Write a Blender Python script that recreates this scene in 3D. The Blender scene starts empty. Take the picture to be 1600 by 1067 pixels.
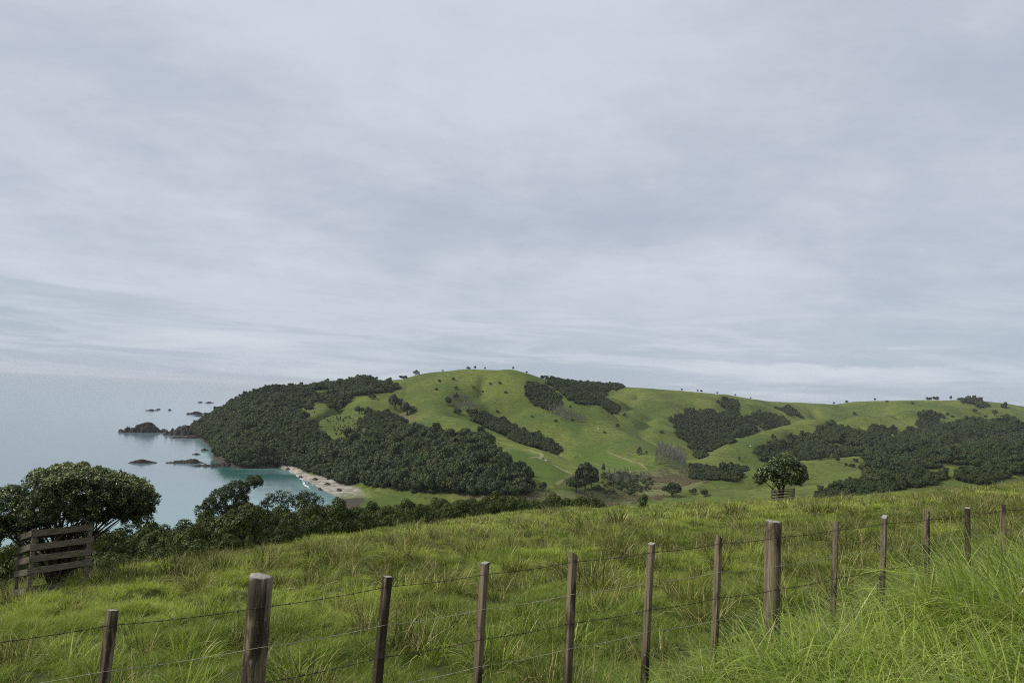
import bpy, math, random
import numpy as np
from mathutils import Matrix, Vector

# ------------------------------------------------------------------ camera, sky, sun, exposure
SC = bpy.context.scene
COL = SC.collection
EYE = 62.0
PITCH, ROLL, LENS = math.radians(4.29), math.radians(2.8), 25.0
FPX = 1600.0 / 36.0 * LENS
cam_d = bpy.data.cameras.new('camera'); cam_d.lens = LENS; cam_d.sensor_width = 36.0
cam_d.clip_start = 0.05; cam_d.clip_end = 90000.0
cam = bpy.data.objects.new('camera', cam_d); COL.objects.link(cam)
RM = Matrix.Rotation(math.pi / 2 + PITCH, 3, 'X') @ Matrix.Rotation(ROLL, 3, 'Z')
cam.matrix_world = Matrix.Translation((0, 0, EYE)) @ RM.to_4x4()
SC.camera = cam
R = np.array(RM)

SUN_EL, SUN_AZ = math.radians(42), math.radians(-104)      # azimuth from +Y, clockwise
world = bpy.data.worlds.new('World'); SC.world = world; world.use_nodes = True
wn, wl = world.node_tree.nodes, world.node_tree.links
wn.clear()

def build_sky():
    N = lambda t: wn.new(t)
    def math_(op, a, b=None, clamp=False):
        m = N('ShaderNodeMath'); m.operation = op; m.use_clamp = clamp
        for i, v in enumerate((a, b)):
            if v is None: continue
            if isinstance(v, (int, float)): m.inputs[i].default_value = v
            else: wl.new(v, m.inputs[i])
        return m.outputs[0]
    def mix(f, a, b):
        m = N('ShaderNodeMix'); m.data_type = 'RGBA'
        for s, v in ((m.inputs[0], f), (m.inputs[6], a), (m.inputs[7], b)):
            if isinstance(v, (int, float)): s.default_value = v
            elif isinstance(v, tuple): s.default_value = (*v, 1)
            else: wl.new(v, s)
        return m.outputs[2]
    def noise(vec, scale, detail, rough, dist=0.0):
        n = N('ShaderNodeTexNoise'); n.inputs['Scale'].default_value = scale; n.inputs['Detail'].default_value = detail
        n.inputs['Roughness'].default_value = rough; n.inputs['Distortion'].default_value = dist
        wl.new(vec, n.inputs['Vector']); return n.outputs['Fac']
    def ramp(f, lo, hi):
        m = N('ShaderNodeMapRange'); m.interpolation_type = 'SMOOTHSTEP'
        m.inputs[1].default_value = lo; m.inputs[2].default_value = hi
        wl.new(f, m.inputs[0]); return m.outputs[0]
    sky = N('ShaderNodeTexSky'); sky.sky_type = 'NISHITA'; sky.sun_disc = False
    sky.sun_elevation = SUN_EL; sky.sun_rotation = SUN_AZ
    tc = N('ShaderNodeTexCoord'); sep = N('ShaderNodeSeparateXYZ'); wl.new(tc.outputs['Generated'], sep.inputs[0])
    z = math_('MAXIMUM', sep.outputs[2], 0.0)
    zz = math_('ADD', z, 0.21)
    cx = math_('DIVIDE', sep.outputs[0], zz); cy = math_('DIVIDE', sep.outputs[1], zz)
    comb = N('ShaderNodeCombineXYZ'); wl.new(cx, comb.inputs[0]); wl.new(cy, comb.inputs[1]); comb.inputs[2].default_value = 58.6
    big = noise(comb.outputs[0], 0.62, 3, 0.5, 0.6)
    mid = noise(comb.outputs[0], 2.0, 7, 0.62, 0.25)
    mp = N('ShaderNodeMapping'); mp.inputs['Scale'].default_value = (1.0, 1.5, 1); wl.new(comb.outputs[0], mp.inputs[0])
    fine = noise(mp.outputs[0], 6.0, 8, 0.68, 0.2)
    f = math_('ADD', math_('ADD', math_('MULTIPLY', big, 0.58), math_('MULTIPLY', mid, 0.30)), math_('MULTIPLY', fine, 0.12))
    f = ramp(f, 0.37, 0.63)
    cloud = mix(f, (1.92, 2.16, 2.56), (2.76, 2.90, 3.26))
    low = math_('SUBTRACT', 1.0, ramp(z, 0.02, 0.19))
    # low layers far off: long flat banks
    az = math_('ARCTAN2', sep.outputs[0], sep.outputs[1])
    c2 = N('ShaderNodeCombineXYZ'); wl.new(math_('MULTIPLY', az, 3.2), c2.inputs[0]); wl.new(math_('MULTIPLY', z, 34.0), c2.inputs[1]); c2.inputs[2].default_value = 8.3
    bank = ramp(noise(c2.outputs[0], 1.0, 8, 0.62, 0.6), 0.42, 0.62)
    lowcol = mix(bank, (1.80, 2.12, 2.50), (2.52, 2.78, 3.10))
    cloud = mix(math_('MULTIPLY', low, 0.85), cloud, lowcol)
    c3 = N('ShaderNodeCombineXYZ'); wl.new(math_('MULTIPLY', az, 2.4), c3.inputs[0]); c3.inputs[1].default_value = 1.7
    edge = math_('ADD', 0.030, math_('MULTIPLY', noise(c3.outputs[0], 1.0, 2, 0.5), 0.05))
    c4 = N('ShaderNodeCombineXYZ'); wl.new(math_('MULTIPLY', az, 22.0), c4.inputs[0]); wl.new(math_('MULTIPLY', z, 60.0), c4.inputs[1])
    edge = math_('ADD', edge, math_('MULTIPLY', noise(c4.outputs[0], 1.0, 5, 0.6), 0.020))
    below = math_('SUBTRACT', edge, z)
    rim = math_('MULTIPLY', ramp(below, -0.002, 0.004), math_('SUBTRACT', 1.0, ramp(below, 0.004, 0.030)))
    cloud = mix(math_('MULTIPLY', rim, math_('MULTIPLY', ramp(noise(c3.outputs[0], 1.3, 2, 0.5), 0.42, 0.60), 0.75)), cloud, (2.80, 3.02, 3.32))
    full = mix(0.97, sky.outputs[0], cloud)
    bg = N('ShaderNodeBackground'); bg.inputs['Strength'].default_value = 0.10
    wl.new(full, bg.inputs['Color'])
    out = N('ShaderNodeOutputWorld'); wl.new(bg.outputs[0], out.inputs[0])
build_sky()

sun_d = bpy.data.lights.new('sun', 'SUN'); sun_d.energy = 1.5; sun_d.angle = math.radians(12); sun_d.color = (1, 0.96, 0.9)
sun = bpy.data.objects.new('sun', sun_d); COL.objects.link(sun)
sdir = Vector((math.sin(SUN_AZ) * math.cos(SUN_EL), math.cos(SUN_AZ) * math.cos(SUN_EL), math.sin(SUN_EL)))
sun.rotation_euler = sdir.to_track_quat('Z', 'Y').to_euler()
VS = SC.view_settings
VS.view_transform = 'Standard'; VS.look = 'None'; VS.exposure = 1.2; VS.gamma = 1.0; VS.use_curve_mapping = False
SC.cycles.max_bounces = 6; SC.cycles.diffuse_bounces = 3; SC.cycles.glossy_bounces = 2
SC.cycles.transmission_bounces = 3; SC.cycles.transparent_max_bounces = 8; SC.cycles.volume_bounces = 0
SC.cycles.use_denoising = False; SC.cycles.filter_width = 1.1; SC.cycles.adaptive_threshold = 0.004

# ------------------------------------------------------------------ helpers
rng = np.random.default_rng(7)
random.seed(7)

def at(px, py, Y):
    d = R @ np.array([(px - 800) / FPX, -(py - 533.5) / FPX, -1.0])
    return np.array([d[0] / d[1] * Y, Y, EYE + d[2] / d[1] * Y])

def project(X, Y, Z):
    P = np.stack([np.asarray(X, float), np.asarray(Y, float), np.asarray(Z, float) - EYE], -1) @ R
    dep = np.maximum(-P[..., 2], 1e-6)
    return 800 + FPX * P[..., 0] / dep, 533.5 - FPX * P[..., 1] / dep, -P[..., 2]

def in_poly(px, py, poly):
    ins = np.zeros(px.shape, bool)
    n = len(poly)
    for i in range(n):
        x0, y0 = poly[i]; x1, y1 = poly[(i + 1) % n]
        if y0 == y1: continue
        c = ((y0 > py) != (y1 > py)) & (px < (x1 - x0) * (py - y0) / (y1 - y0) + x0)
        ins ^= c
    return ins

def hash2(ix, iy, s):
    h = (ix.astype(np.int64) * 374761393 + iy.astype(np.int64) * 668265263 + s * 1442695041) & 0xffffffff
    h = ((h ^ (h >> 13)) * 1274126177) & 0xffffffff
    return ((h ^ (h >> 16)) & 0xffff) / 65535.0

def vnoise(x, y, s=0):
    ix, iy = np.floor(x), np.floor(y); fx, fy = x - ix, y - iy
    fx = fx * fx * fx * (fx * (fx * 6 - 15) + 10); fy = fy * fy * fy * (fy * (fy * 6 - 15) + 10)
    a, b, c, d = hash2(ix, iy, s), hash2(ix + 1, iy, s), hash2(ix, iy + 1, s), hash2(ix + 1, iy + 1, s)
    return (a + (b - a) * fx) * (1 - fy) + (c + (d - c) * fx) * fy - 0.5

def fbm(x, y, s=0, o=4, g=0.5):
    v = 0; a = 1.0
    for i in range(o):
        v = v + a * vnoise(x * 2 ** i + 17.3 * i, y * 2 ** i - 9.1 * i, s + i); a *= g
    return v

def smooth(x, a, b):
    t = np.clip((x - a) / (b - a), 0, 1); return t * t * (3 - 2 * t)

def smax(a, b, k):
    h = np.clip(0.5 + 0.5 * (a - b) / k, 0, 1)
    return b + (a - b) * h + k * h * (1 - h)

# ------------------------------------------------------------------ terrain
# every ridge is a crest line (photo x, photo y, distance) with flank slope and crest roundness
RIDGES = [
 # headland and main hill, out to the far right skyline
 dict(p=[(298,671,830),(330,648,835),(370,625,840),(450,610,850),(520,605,860),(590,595,880),(650,591,880),(690,581,870),(735,577,860),(800,579,850),(835,592,880),(870,597,980)], s=.44, w=30),
 dict(p=[(835,592,880),(870,597,1080),(900,598,1120),(960,603,1130),(1000,606,1100),(1060,610,1120),(1130,617,1180),(1200,627,1280),(1270,630,1380),(1310,632,1420),(1350,627,1400),(1420,625,1350),(1500,625,1340),(1600,628,1380),(1760,630,1450)], s=.36, w=36),
 # spur from the summit down to the valley
 dict(p=[(800,579,850),(840,604,820),(890,632,780),(940,655,735),(990,682,670),(1030,712,590)], s=.56, w=18),
 # knob spur in front of the gully
 dict(p=[(650,591,880),(660,612,800),(690,645,690),(735,655,620),(790,684,545),(850,706,495),(905,733,450)], s=.58, w=15),
 # wooded spur above the beach
 dict(p=[(590,595,880),(600,625,760),(600,652,660),(640,672,560),(700,684,505),(760,696,465),(800,728,430)], s=.42, w=30),
 # headland flank spurs to the rocky shore
 dict(p=[(450,610,850),(440,640,740),(425,676,620),(400,712,535),(385,728,500)], s=.45, w=26),
 dict(p=[(520,605,860),(515,638,740),(505,668,620),(490,712,520)], s=.40, w=30),
 # hills right of the spur
 dict(p=[(960,603,1130),(985,625,1020),(1010,645,930),(1040,668,840),(1062,700,730)], s=.50, w=20),
 dict(p=[(1085,728,640),(1130,704,690),(1190,676,770),(1260,656,870),(1340,650,960),(1430,640,1080),(1500,632,1200)], s=.52, w=16),
 dict(p=[(1130,617,1180),(1160,640,1090),(1120,655,1000)], s=.46, w=20),
 dict(p=[(1050,772,445),(1110,752,480),(1180,737,505),(1260,720,545),(1355,711,610),(1430,694,720),(1500,668,860),(1560,650,1000)], s=.50, w=16),
 dict(p=[(1290,667,870),(1330,690,720),(1345,705,640)], s=.3, w=30),
 dict(p=[(1380,765,300),(1420,748,325),(1480,737,350),(1540,738,370),(1620,735,400),(1720,725,430)], s=.30, w=22),
 dict(p=[(1520,712,520),(1570,702,560),(1640,694,620),(1720,680,700)], s=.3, w=30),
]
for r in RIDGES:
    r['P'] = np.array([at(*q) for q in r['p']])

def sea_hit(px, py):
    a = at(px, py, 1.0); t = EYE / (EYE - a[2]); return (a[0] * t, t)
COAST = [(-200, 1900), (-330, 1100), (-392, 900)] + [sea_hit(*q) for q in [(298,673),(308,682),(322,690),(336,702),(338,716),(345,727),(372,731),(405,731),(436,729),(462,737),(478,749),(497,763),(535,782)]] + [(-82, 320), (-100, 220), (-130, 60), (-170, -200), (-300, -1500)]

GULLIES = [([(905,628,885),(950,650,835),(1000,674,765),(1045,702,690)], 17, 32), ([(722,640,735),(760,655,690),(810,676,620),(870,702,550)], 10, 22),
 ([(1150,650,980),(1110,680,850),(1075,712,720)], 8, 35), ([(640,605,860),(625,640,740),(612,662,660)], 9, 24), ([(1300,690,760),(1350,700,690),(1420,715,600)], 6, 30),
 ([(770,600,830),(800,640,740),(850,676,650),(905,706,570)], 8, 26), ([(1240,700,680),(1180,722,600)], 7, 26), ([(1420,650,1050),(1380,668,930)], 6, 40)]
GULLIES = [([at(*q) for q in g], d, w) for g, d, w in GULLIES]

def polyline_sd(X, Y, pts):
    """distance to the coast line, positive on land"""
    best = np.full(X.shape, 1e12)
    for (x0, y0), (x1, y1) in zip(pts[:-1], pts[1:]):
        dx, dy = x1 - x0, y1 - y0
        t = np.clip(((X - x0) * dx + (Y - y0) * dy) / (dx * dx + dy * dy), 0, 1)
        best = np.minimum(best, (X - x0 - t * dx) ** 2 + (Y - y0 - t * dy) ** 2)
    land = in_poly(X, Y, list(pts) + [(9000, -1500), (9000, 1900)])
    return np.sqrt(best) * np.where(land, 1.0, -1.0)

PA, PB, PC = -1.545, 0.1072, -0.1452
RC_X = np.array([-1.2, -.72, -.54, -.36, -.18, 0, .18, .36, .54, .72, 1.2])
RC_V = np.array([18, 20, 25, 33, 54, 80, 90, 100, 110, 118, 130.])
K1_V = np.array([.16, .13, .07, .04, .045, .06, .16, .22, .22, .2, .2])

def field_edge(u): return np.interp(u, RC_X, RC_V)

def height_fg(X, Y):
    Yp = np.maximum(Y, 0.5)
    u = np.clip(X / Yp, -1.2, 1.2)
    rc = field_edge(u)
    k1 = np.interp(u, RC_X, K1_V)
    s = Y - rc
    w = 0.12 * rc
    soft = lambda q, ww: 0.5 * (q + np.sqrt(q * q + ww * ww))
    z = PA + PB * np.clip(X, -400, 130) + PC * np.maximum(Y, -60)
    z = z - k1 * (soft(s, w) - 0.0) - 0.30 * (soft(s - np.interp(u, RC_X, [38,38,44,56,58,52,26,26,26,26,26]), 14))
    # gentle hummocks
    rr = np.hypot(X, Y)
    z = z + 0.30 * fbm(X / 7.0, Y / 7.0, 3, 3) * smooth(rr, 5, 18) + 0.40 * fbm(X / 1.5, Y / 1.5, 11, 2) * smooth(rr, 5.5, 11)
    z = z + 1.1 * fbm(X / 45, Y / 45, 31, 2) * smooth(rr, 25, 90)
    z = z + 0.10 * fbm(X / .65, Y / .65, 13, 2) * smooth(rr, 6, 9) * (1 - smooth(rr, 30, 50))
    fs = (X + 1.553) * .4665 - (Y - 4.4) * .8845; al = (X + 1.553) * .8845 + (Y - 4.4) * .4665
    z = z + .26 * smooth(fs, -.05, .5) * (1 - smooth(fs, 2.6, 3.8)) * smooth(al, 1.6, 4.5) * (rr < 25)
    return EYE + z

def height(X, Y):
    X = np.asarray(X, float); Y = np.asarray(Y, float)
    sd = polyline_sd(X, Y, COAST)
    z = np.clip(sd * 0.10, -9, 2.2) + np.clip((sd - 22) * 0.012, 0, 2.5)
    far = smooth(np.hypot(X, Y), 150, 400)
    nz = 16.0 * fbm(X / 110, Y / 110, 5, 4, 0.5)
    crest = np.full(X.shape, 1e9)
    for ri, r in enumerate(RIDGES):
        P = r['P']; zr = np.full(X.shape, -1e9)
        for a, b in zip(P[:-1], P[1:]):
            dx, dy = b[0] - a[0], b[1] - a[1]
            t = np.clip(((X - a[0]) * dx + (Y - a[1]) * dy) / (dx * dx + dy * dy), 0, 1)
            d = np.hypot(X - a[0] - t * dx, Y - a[1] - t * dy)
            h = a[2] + (b[2] - a[2]) * t
            if ri < 4: crest = np.minimum(crest, d)
            fl = np.sqrt(d * d + r['w'] ** 2) - r['w']
            zr = np.maximum(zr, h - r['s'] * fl + nz * np.clip(fl / 60, 0, 1))
        z = smax(z, zr, 5.0)
    for g, dep, wid in GULLIES:
        best = np.full(X.shape, 1e12); tt = np.zeros(X.shape); n = len(g) - 1
        for i, (a, b) in enumerate(zip(g[:-1], g[1:])):
            dx, dy = b[0] - a[0], b[1] - a[1]
            t = np.clip(((X - a[0]) * dx + (Y - a[1]) * dy) / (dx * dx + dy * dy), 0, 1)
            d = (X - a[0] - t * dx) ** 2 + (Y - a[1] - t * dy) ** 2
            m = d < best; best = np.where(m, d, best); tt = np.where(m, (i + t) / n, tt)
        z = z - dep * np.exp(-np.sqrt(best) / wid * 1.2) * smooth(tt, 0, .3) * (1 - .6 * smooth(tt, .7, 1)) * smooth(z, 3, 12)
    cr = fbm(X / 75, Y / 75, 201, 2, .35) + .15
    z = z - 9.0 * np.exp(-(cr / .11) ** 2) * smooth(z, 8, 30) * far * smooth(np.hypot(X, Y), 350, 480) * smooth(crest, 18, 70)
    z = np.where(Y > 380, -smax(-z, -(sd * 0.75 + 1.5), 3.0), z)      # the sea cuts the shore back to a low cliff
    z = z + 0.5 * fbm(X / 22, Y / 22, 9, 3) * far * smooth(z, 4, 12)
    # rocky shore roughness
    z = z + 1.6 * fbm(X / 9, Y / 9, 15, 3) * far * (1 - smooth(np.abs(z - 1), 2, 6)) * (sd < 0)
    z = smax(z, height_fg(X, Y), 5.0)
    rr = np.hypot(X, Y)
    return z - smooth(rr, 1600, 2100) * (z + 12)

TH_V = np.radians(np.linspace(-42, 42, 761))
TH = np.concatenate([np.radians(np.linspace(-180, -43, 40)), TH_V, np.radians(np.linspace(43, 180, 40))[:-1]])
RR = np.concatenate([np.geomspace(0.4, 8, 50)[:-1], np.geomspace(8, 130, 180)[:-1], np.geomspace(130, 1500, 340)[:-1], np.geomspace(1500, 2300, 24)])
TT, RRg = np.meshgrid(TH, RR, indexing='ij')
GX, GY = np.sin(TT) * RRg, np.cos(TT) * RRg
GZ = height(GX, GY)
GPX, GPY, GD = project(GX, GY, GZ)
ELEV = (GZ - EYE) / RRg
RUN = np.maximum.accumulate(ELEV, axis=1)
RUN_PREV = np.concatenate([np.full((len(TH), 1), -9.0), RUN[:, :-1]], 1)
INFRONT = GD > 0.3
VIS = (ELEV >= RUN_PREV - 1e-9) & INFRONT

ti0, ti1 = 40, 40 + 761
def ground_z(x, y): return float(height(np.array([x]), np.array([y]))[0])

def ground_at_pixel(px, py):
    """first terrain point seen through a pixel"""
    d = R @ np.array([(px - 800) / FPX, -(py - 533.5) / FPX, -1.0]); d = d / np.hypot(d[0], d[1])
    t = np.geomspace(2.0, 2000, 2500)
    zr = EYE + d[2] * t
    zg = height(d[0] * t, d[1] * t)
    k = np.nonzero(zg >= zr)[0]
    if len(k) == 0: return None
    i = max(k[0], 1); a = (zr[i-1] - zg[i-1]); b = (zg[i] - zr[i]); f = a / (a + b + 1e-9)
    tt = t[i-1] + (t[i] - t[i-1]) * f
    return np.array([d[0] * tt, d[1] * tt, ground_z(d[0] * tt, d[1] * tt)])

def skyline_at(px):
    """the terrain point that makes the skyline in this photo column"""
    d = R @ np.array([(px - 800) / FPX, -(610 - 533.5) / FPX, -1.0]); d = d / np.hypot(d[0], d[1])
    t = np.geomspace(150, 1600, 1500); zg = height(d[0] * t, d[1] * t)
    i = int(np.argmax((zg - EYE) / t)); return np.array([d[0] * t[i], d[1] * t[i], zg[i]])

# ------------------------------------------------------------------ materials
def new_mat(name):
    m = bpy.data.materials.new(name); m.use_nodes = True
    nt = m.node_tree; nt.nodes.clear()
    out = nt.nodes.new('ShaderNodeOutputMaterial')
    b = nt.nodes.new('ShaderNodeBsdfPrincipled'); nt.links.new(b.outputs[0], out.inputs[0])
    return m, nt, b, out

class NT:
    def __init__(s, nt): s.nt = nt
    def put(s, sock, v):
        if isinstance(v, bpy.types.NodeSocket): s.nt.links.new(v, sock)
        elif isinstance(v, tuple) and len(v) == 3 and sock.type == 'RGBA': sock.default_value = (*v, 1)
        else: sock.default_value = v
    def node(s, t, **kw):
        n = s.nt.nodes.new(t)
        for k, v in kw.items(): setattr(n, k, v)
        return n
    def noise(s, vec, scale, detail=4, rough=.55, dist=0.0, out='Fac'):
        n = s.node('ShaderNodeTexNoise'); n.inputs['Scale'].default_value = scale; n.inputs['Detail'].default_value = detail
        n.inputs['Roughness'].default_value = rough; n.inputs['Distortion'].default_value = dist
        if vec is not None: s.nt.links.new(vec, n.inputs['Vector'])
        return n.outputs[out]
    def mix(s, f, a, b, blend='MIX'):
        m = s.node('ShaderNodeMix', data_type='RGBA', blend_type=blend)
        s.put(m.inputs[0], f); s.put(m.inputs[6], a); s.put(m.inputs[7], b); return m.outputs[2]
    def math(s, op, a, b=0.0, clamp=False):
        m = s.node('ShaderNodeMath', operation=op, use_clamp=clamp); s.put(m.inputs[0], a); s.put(m.inputs[1], b); return m.outputs[0]
    def rng(s, f, a, b, c=0.0, d=1.0):
        m = s.node('ShaderNodeMapRange'); m.interpolation_type = 'SMOOTHSTEP'
        s.put(m.inputs[0], f); m.inputs[1].default_value = a; m.inputs[2].default_value = b; m.inputs[3].default_value = c; m.inputs[4].default_value = d
        return m.outputs[0]
    def attr(s, name, typ='GEOMETRY', out='Fac'):
        n = s.node('ShaderNodeAttribute', attribute_type=typ); n.attribute_name = name; return n.outputs[out]
    def bump(s, h, strength, dist, bsdf):
        n = s.node('ShaderNodeBump'); n.inputs['Strength'].default_value = strength; n.inputs['Distance'].default_value = dist
        s.nt.links.new(h, n.inputs['Height']); s.nt.links.new(n.outputs[0], bsdf.inputs['Normal'])
    def scaled(s, vec, sc):
        m = s.node('ShaderNodeMapping'); m.inputs['Scale'].default_value = sc; s.nt.links.new(vec, m.inputs[0]); return m.outputs[0]
    def pos(s): return s.node('ShaderNodeNewGeometry').outputs['Position']
    def obj(s): return s.node('ShaderNodeTexCoord').outputs['Object']

def mat_terrain():
    m, nt, b, out = new_mat('terrain'); q = NT(nt)
    p = q.pos()
    n1 = q.noise(p, 0.012, 5, .6); n2 = q.noise(p, 0.07, 5, .6); n3 = q.noise(p, 0.45, 5, .65)
    g = q.mix(q.rng(n1, .38, .62), (.068, .104, .020), (.134, .162, .034))
    g = q.mix(q.math('MULTIPLY', q.rng(n2, .45, .68), .6), g, (.098, .108, .026))
    g = q.mix(q.math('MULTIPLY', q.rng(n3, .50, .72), .55), g, (.050, .070, .016))
    tr = q.noise(q.scaled(p, (.10, .10, .9)), 1.0, 3, .6)       # stock tracks along the contour
    g = q.mix(q.math('MULTIPLY', q.rng(tr, .54, .66), .55), g, (.075, .080, .024))
    sp = q.noise(p, .30, 2, .5); g = q.mix(q.math('MULTIPLY', q.rng(sp, .60, .68), .6), g, (.035, .048, .016))      # rushes and thistles
    sl = q.noise(p, .035, 5, .7); g = q.mix(q.math('MULTIPLY', q.rng(sl, .66, .72), .6), g, (.17, .135, .07))            # slips of bare earth
    sz = q.node('ShaderNodeSeparateXYZ'); nt.links.new(p, sz.inputs[0])
    terr = q.math('SINE', q.math('ADD', q.math('MULTIPLY', sz.outputs[2], 2.6), q.math('MULTIPLY', q.noise(p, .03, 3, .6), 22.0)))
    terr = q.math('MULTIPLY', q.rng(terr, .2, .95), q.rng(q.noise(p, .02, 2, .5), .42, .60)); g = q.mix(q.math('MULTIPLY', terr, .45), g, (.048, .062, .018))   # trodden terraces along the contour
    mown = q.attr('mown'); g = q.mix(q.math('MULTIPLY', mown, .65), g, q.mix(n3, (.050, .092, .014), (.085, .130, .024)))
    reed = q.attr('reed'); g = q.mix(q.math('MULTIPLY', q.math('MULTIPLY', reed, .8), q.rng(n3, .36, .62)), g, (.150, .138, .080))
    earth = q.attr('earth'); g = q.mix(q.math('MULTIPLY', earth, .8), g, (.135, .105, .060))
    near = q.attr('near'); g = q.mix(near, g, q.mix(n3, (.026, .034, .008), (.060, .072, .018)))
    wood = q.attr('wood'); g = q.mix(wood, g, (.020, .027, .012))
    sand = q.attr('sand'); sn = q.noise(p, .22, 4, .6)
    sc = q.mix(q.rng(sn, .40, .62), (.36, .335, .28), (.19, .17, .135))
    g = q.mix(sand, g, sc)
    rock = q.attr('rock'); rc = q.mix(q.noise(p, .3, 6, .7), (.022, .020, .017), (.095, .080, .060))
    g = q.mix(rock, g, rc)
    nt.links.new(g, b.inputs['Base Color']); b.inputs['Roughness'].default_value = .95
    b.inputs['Specular IOR Level'].default_value = .1
    h = q.math('ADD', q.math('MULTIPLY', n3, 1.0), q.math('MULTIPLY', q.noise(p, 1.6, 3, .6), .5))
    q.bump(h, .5, .6, b)
    return m

def mat_sea():
    m, nt, b, out = new_mat('sea_water'); q = NT(nt)
    p = q.pos(); sh = q.attr('shallow')
    n = q.noise(p, .012, 4, .6)
    deep = q.mix(n, (.115, .180, .200), (.135, .200, .218))
    c = q.mix(q.rng(sh, .02, .5), deep, (.165, .285, .275))
    weed = q.math('MULTIPLY', q.attr('weed'), q.rng(q.noise(p, .016, 3, .5), .30, .50))
    c = q.mix(weed, c, (.030, .115, .100))
    nt.links.new(c, b.inputs['Base Color'])
    b.inputs['Roughness'].default_value = .12; b.inputs['IOR'].default_value = 1.33
    w1 = q.noise(q.scaled(p, (.25, .6, 1)), 1.0, 4, .6); w2 = q.noise(q.scaled(p, (.02, .06, 1)), 1.0, 3, .6)
    q.bump(q.math('ADD', q.math('MULTIPLY', w1, .35), q.math('MULTIPLY', w2, 1.2)), .22, .5, b)
    return m

def mat_simple(name, c0, c1, scale=4.0, rough=.9, stretch=(1, 1, 1), bump=.3, dist=.01):
    m, nt, b, out = new_mat(name); q = NT(nt)
    n = q.noise(q.scaled(q.obj(), stretch), scale, 6, .65)
    nt.links.new(q.mix(q.rng(n, .32, .68), c0, c1), b.inputs['Base Color']); b.inputs['Roughness'].default_value = rough
    b.inputs['Specular IOR Level'].default_value = .2
    q.bump(n, bump, dist, b); return m

def mat_leaf(name, dark, light, tip, rough=.5, spec=.3, inst=True, trans=.22, olive=None):
    """leaf colour varies from plant to plant (tint) and from leaf to leaf (shade); tips are new growth"""
    m, nt, b, out = new_mat(name); q = NT(nt)
    tint = q.attr('tint', 'INSTANCER') if inst else q.node('ShaderNodeObjectInfo').outputs['Random']
    sh = q.attr('shade'); tp = q.attr('tip')
    c = q.mix(q.math('ADD', q.math('MULTIPLY', tint, .5), q.math('MULTIPLY', sh, .5)), dark, light)
    if olive: c = q.mix(q.math('MULTIPLY', q.rng(q.node('ShaderNodeObjectInfo').outputs['Random'], .62, .95), .8), c, olive)
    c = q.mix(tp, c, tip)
    nt.links.new(c, b.inputs['Base Color']); b.inputs['Roughness'].default_value = rough; b.inputs['Specular IOR Level'].default_value = spec
    if trans:
        t = q.node('ShaderNodeBsdfTranslucent'); nt.links.new(c, t.inputs[0])
        ms = q.node('ShaderNodeMixShader'); ms.inputs[0].default_value = trans
        nt.links.new(b.outputs[0], ms.inputs[1]); nt.links.new(t.outputs[0], ms.inputs[2]); nt.links.new(ms.outputs[0], out.inputs[0])
    return m

M = {}
M['terrain'] = mat_terrain(); M['sea'] = mat_sea()
M['bark'] = mat_simple('bark', (.035, .028, .020), (.11, .09, .065), 9, .95, (1, 1, .25), .6, .02)
M['greybark'] = mat_simple('grey_bark', (.16, .15, .13), (.28, .26, .235), 9, .95)
M['rock'] = mat_simple('shore_rock', (.014, .013, .012), (.070, .060, .048), .8, .9, (1, 1, 2), .8, .5)
M['track'] = mat_simple('track', (.25, .235, .13), (.13, .145, .045), .4, .95)
M['clay'] = mat_simple('clay_track', (.20, .17, .09), (.14, .15, .05), .3, .95)
M['forest'] = mat_leaf('forest_leaves', (.007, .020, .006), (.052, .092, .020), (.090, .118, .030), olive=(.076, .082, .022))
M['scrub'] = mat_leaf('scrub_leaves', (.012, .023, .003), (.054, .078, .008), (.135, .160, .020))
M['lonetree'] = mat_leaf('lone_tree_leaves', (.012, .027, .010), (.045, .070, .020), (.07, .095, .03), inst=False)
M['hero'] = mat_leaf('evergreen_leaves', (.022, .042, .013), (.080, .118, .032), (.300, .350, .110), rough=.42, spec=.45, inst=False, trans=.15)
M['twig'] = mat_leaf('bare_twigs', (.20, .195, .165), (.32, .31, .265), (.2, .19, .16), trans=0, spec=.1)
M['reed'] = mat_leaf('reeds', (.10, .10, .045), (.26, .225, .13), (.26, .22, .13), spec=.1)

# ------------------------------------------------------------------ mesh helpers
def np_mesh(name, V, F, mat=None, attrs=None, smooth_=False, E=None):
    """V (n,3); F (m,k) uniform face size"""
    me = bpy.data.meshes.new(name)
    V = np.asarray(V, np.float32)
    me.vertices.add(len(V)); me.vertices.foreach_set('co', V.ravel())
    if F is not None and len(F):
        F = np.asarray(F, np.int32); m, k = F.shape
        me.loops.add(m * k); me.loops.foreach_set('vertex_index', F.ravel())
        me.polygons.add(m); me.polygons.foreach_set('loop_start', np.arange(0, m * k, k, dtype=np.int32))
        me.polygons.foreach_set('loop_total', np.full(m, k, np.int32))
        if smooth_: me.polygons.foreach_set('use_smooth', np.ones(m, bool))
    for an, (ty, data) in (attrs or {}).items():
        a = me.attributes.new(an, ty, 'POINT')
        a.data.foreach_set('vector' if ty == 'FLOAT_VECTOR' else 'value', np.ascontiguousarray(data).ravel())
    me.update(calc_edges=True)
    if mat: me.materials.append(mat)
    return me

def link(name, me, parent=None, loc=None):
    o = bpy.data.objects.new(name, me); COL.objects.link(o)
    if parent: o.parent = parent
    if loc is not None: o.location = loc
    return o

def tag(o, label=None, cat=None, group=None, kind=None):
    for k, v in (('label', label), ('category', cat), ('group', group), ('kind', kind)):
        if v: o[k] = v
    return o

def empty(name, loc, rz=0.0):
    o = bpy.data.objects.new(name, None); COL.objects.link(o); o.location = loc; o.rotation_euler = (0, 0, rz); o.empty_display_size = .3; return o

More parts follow.
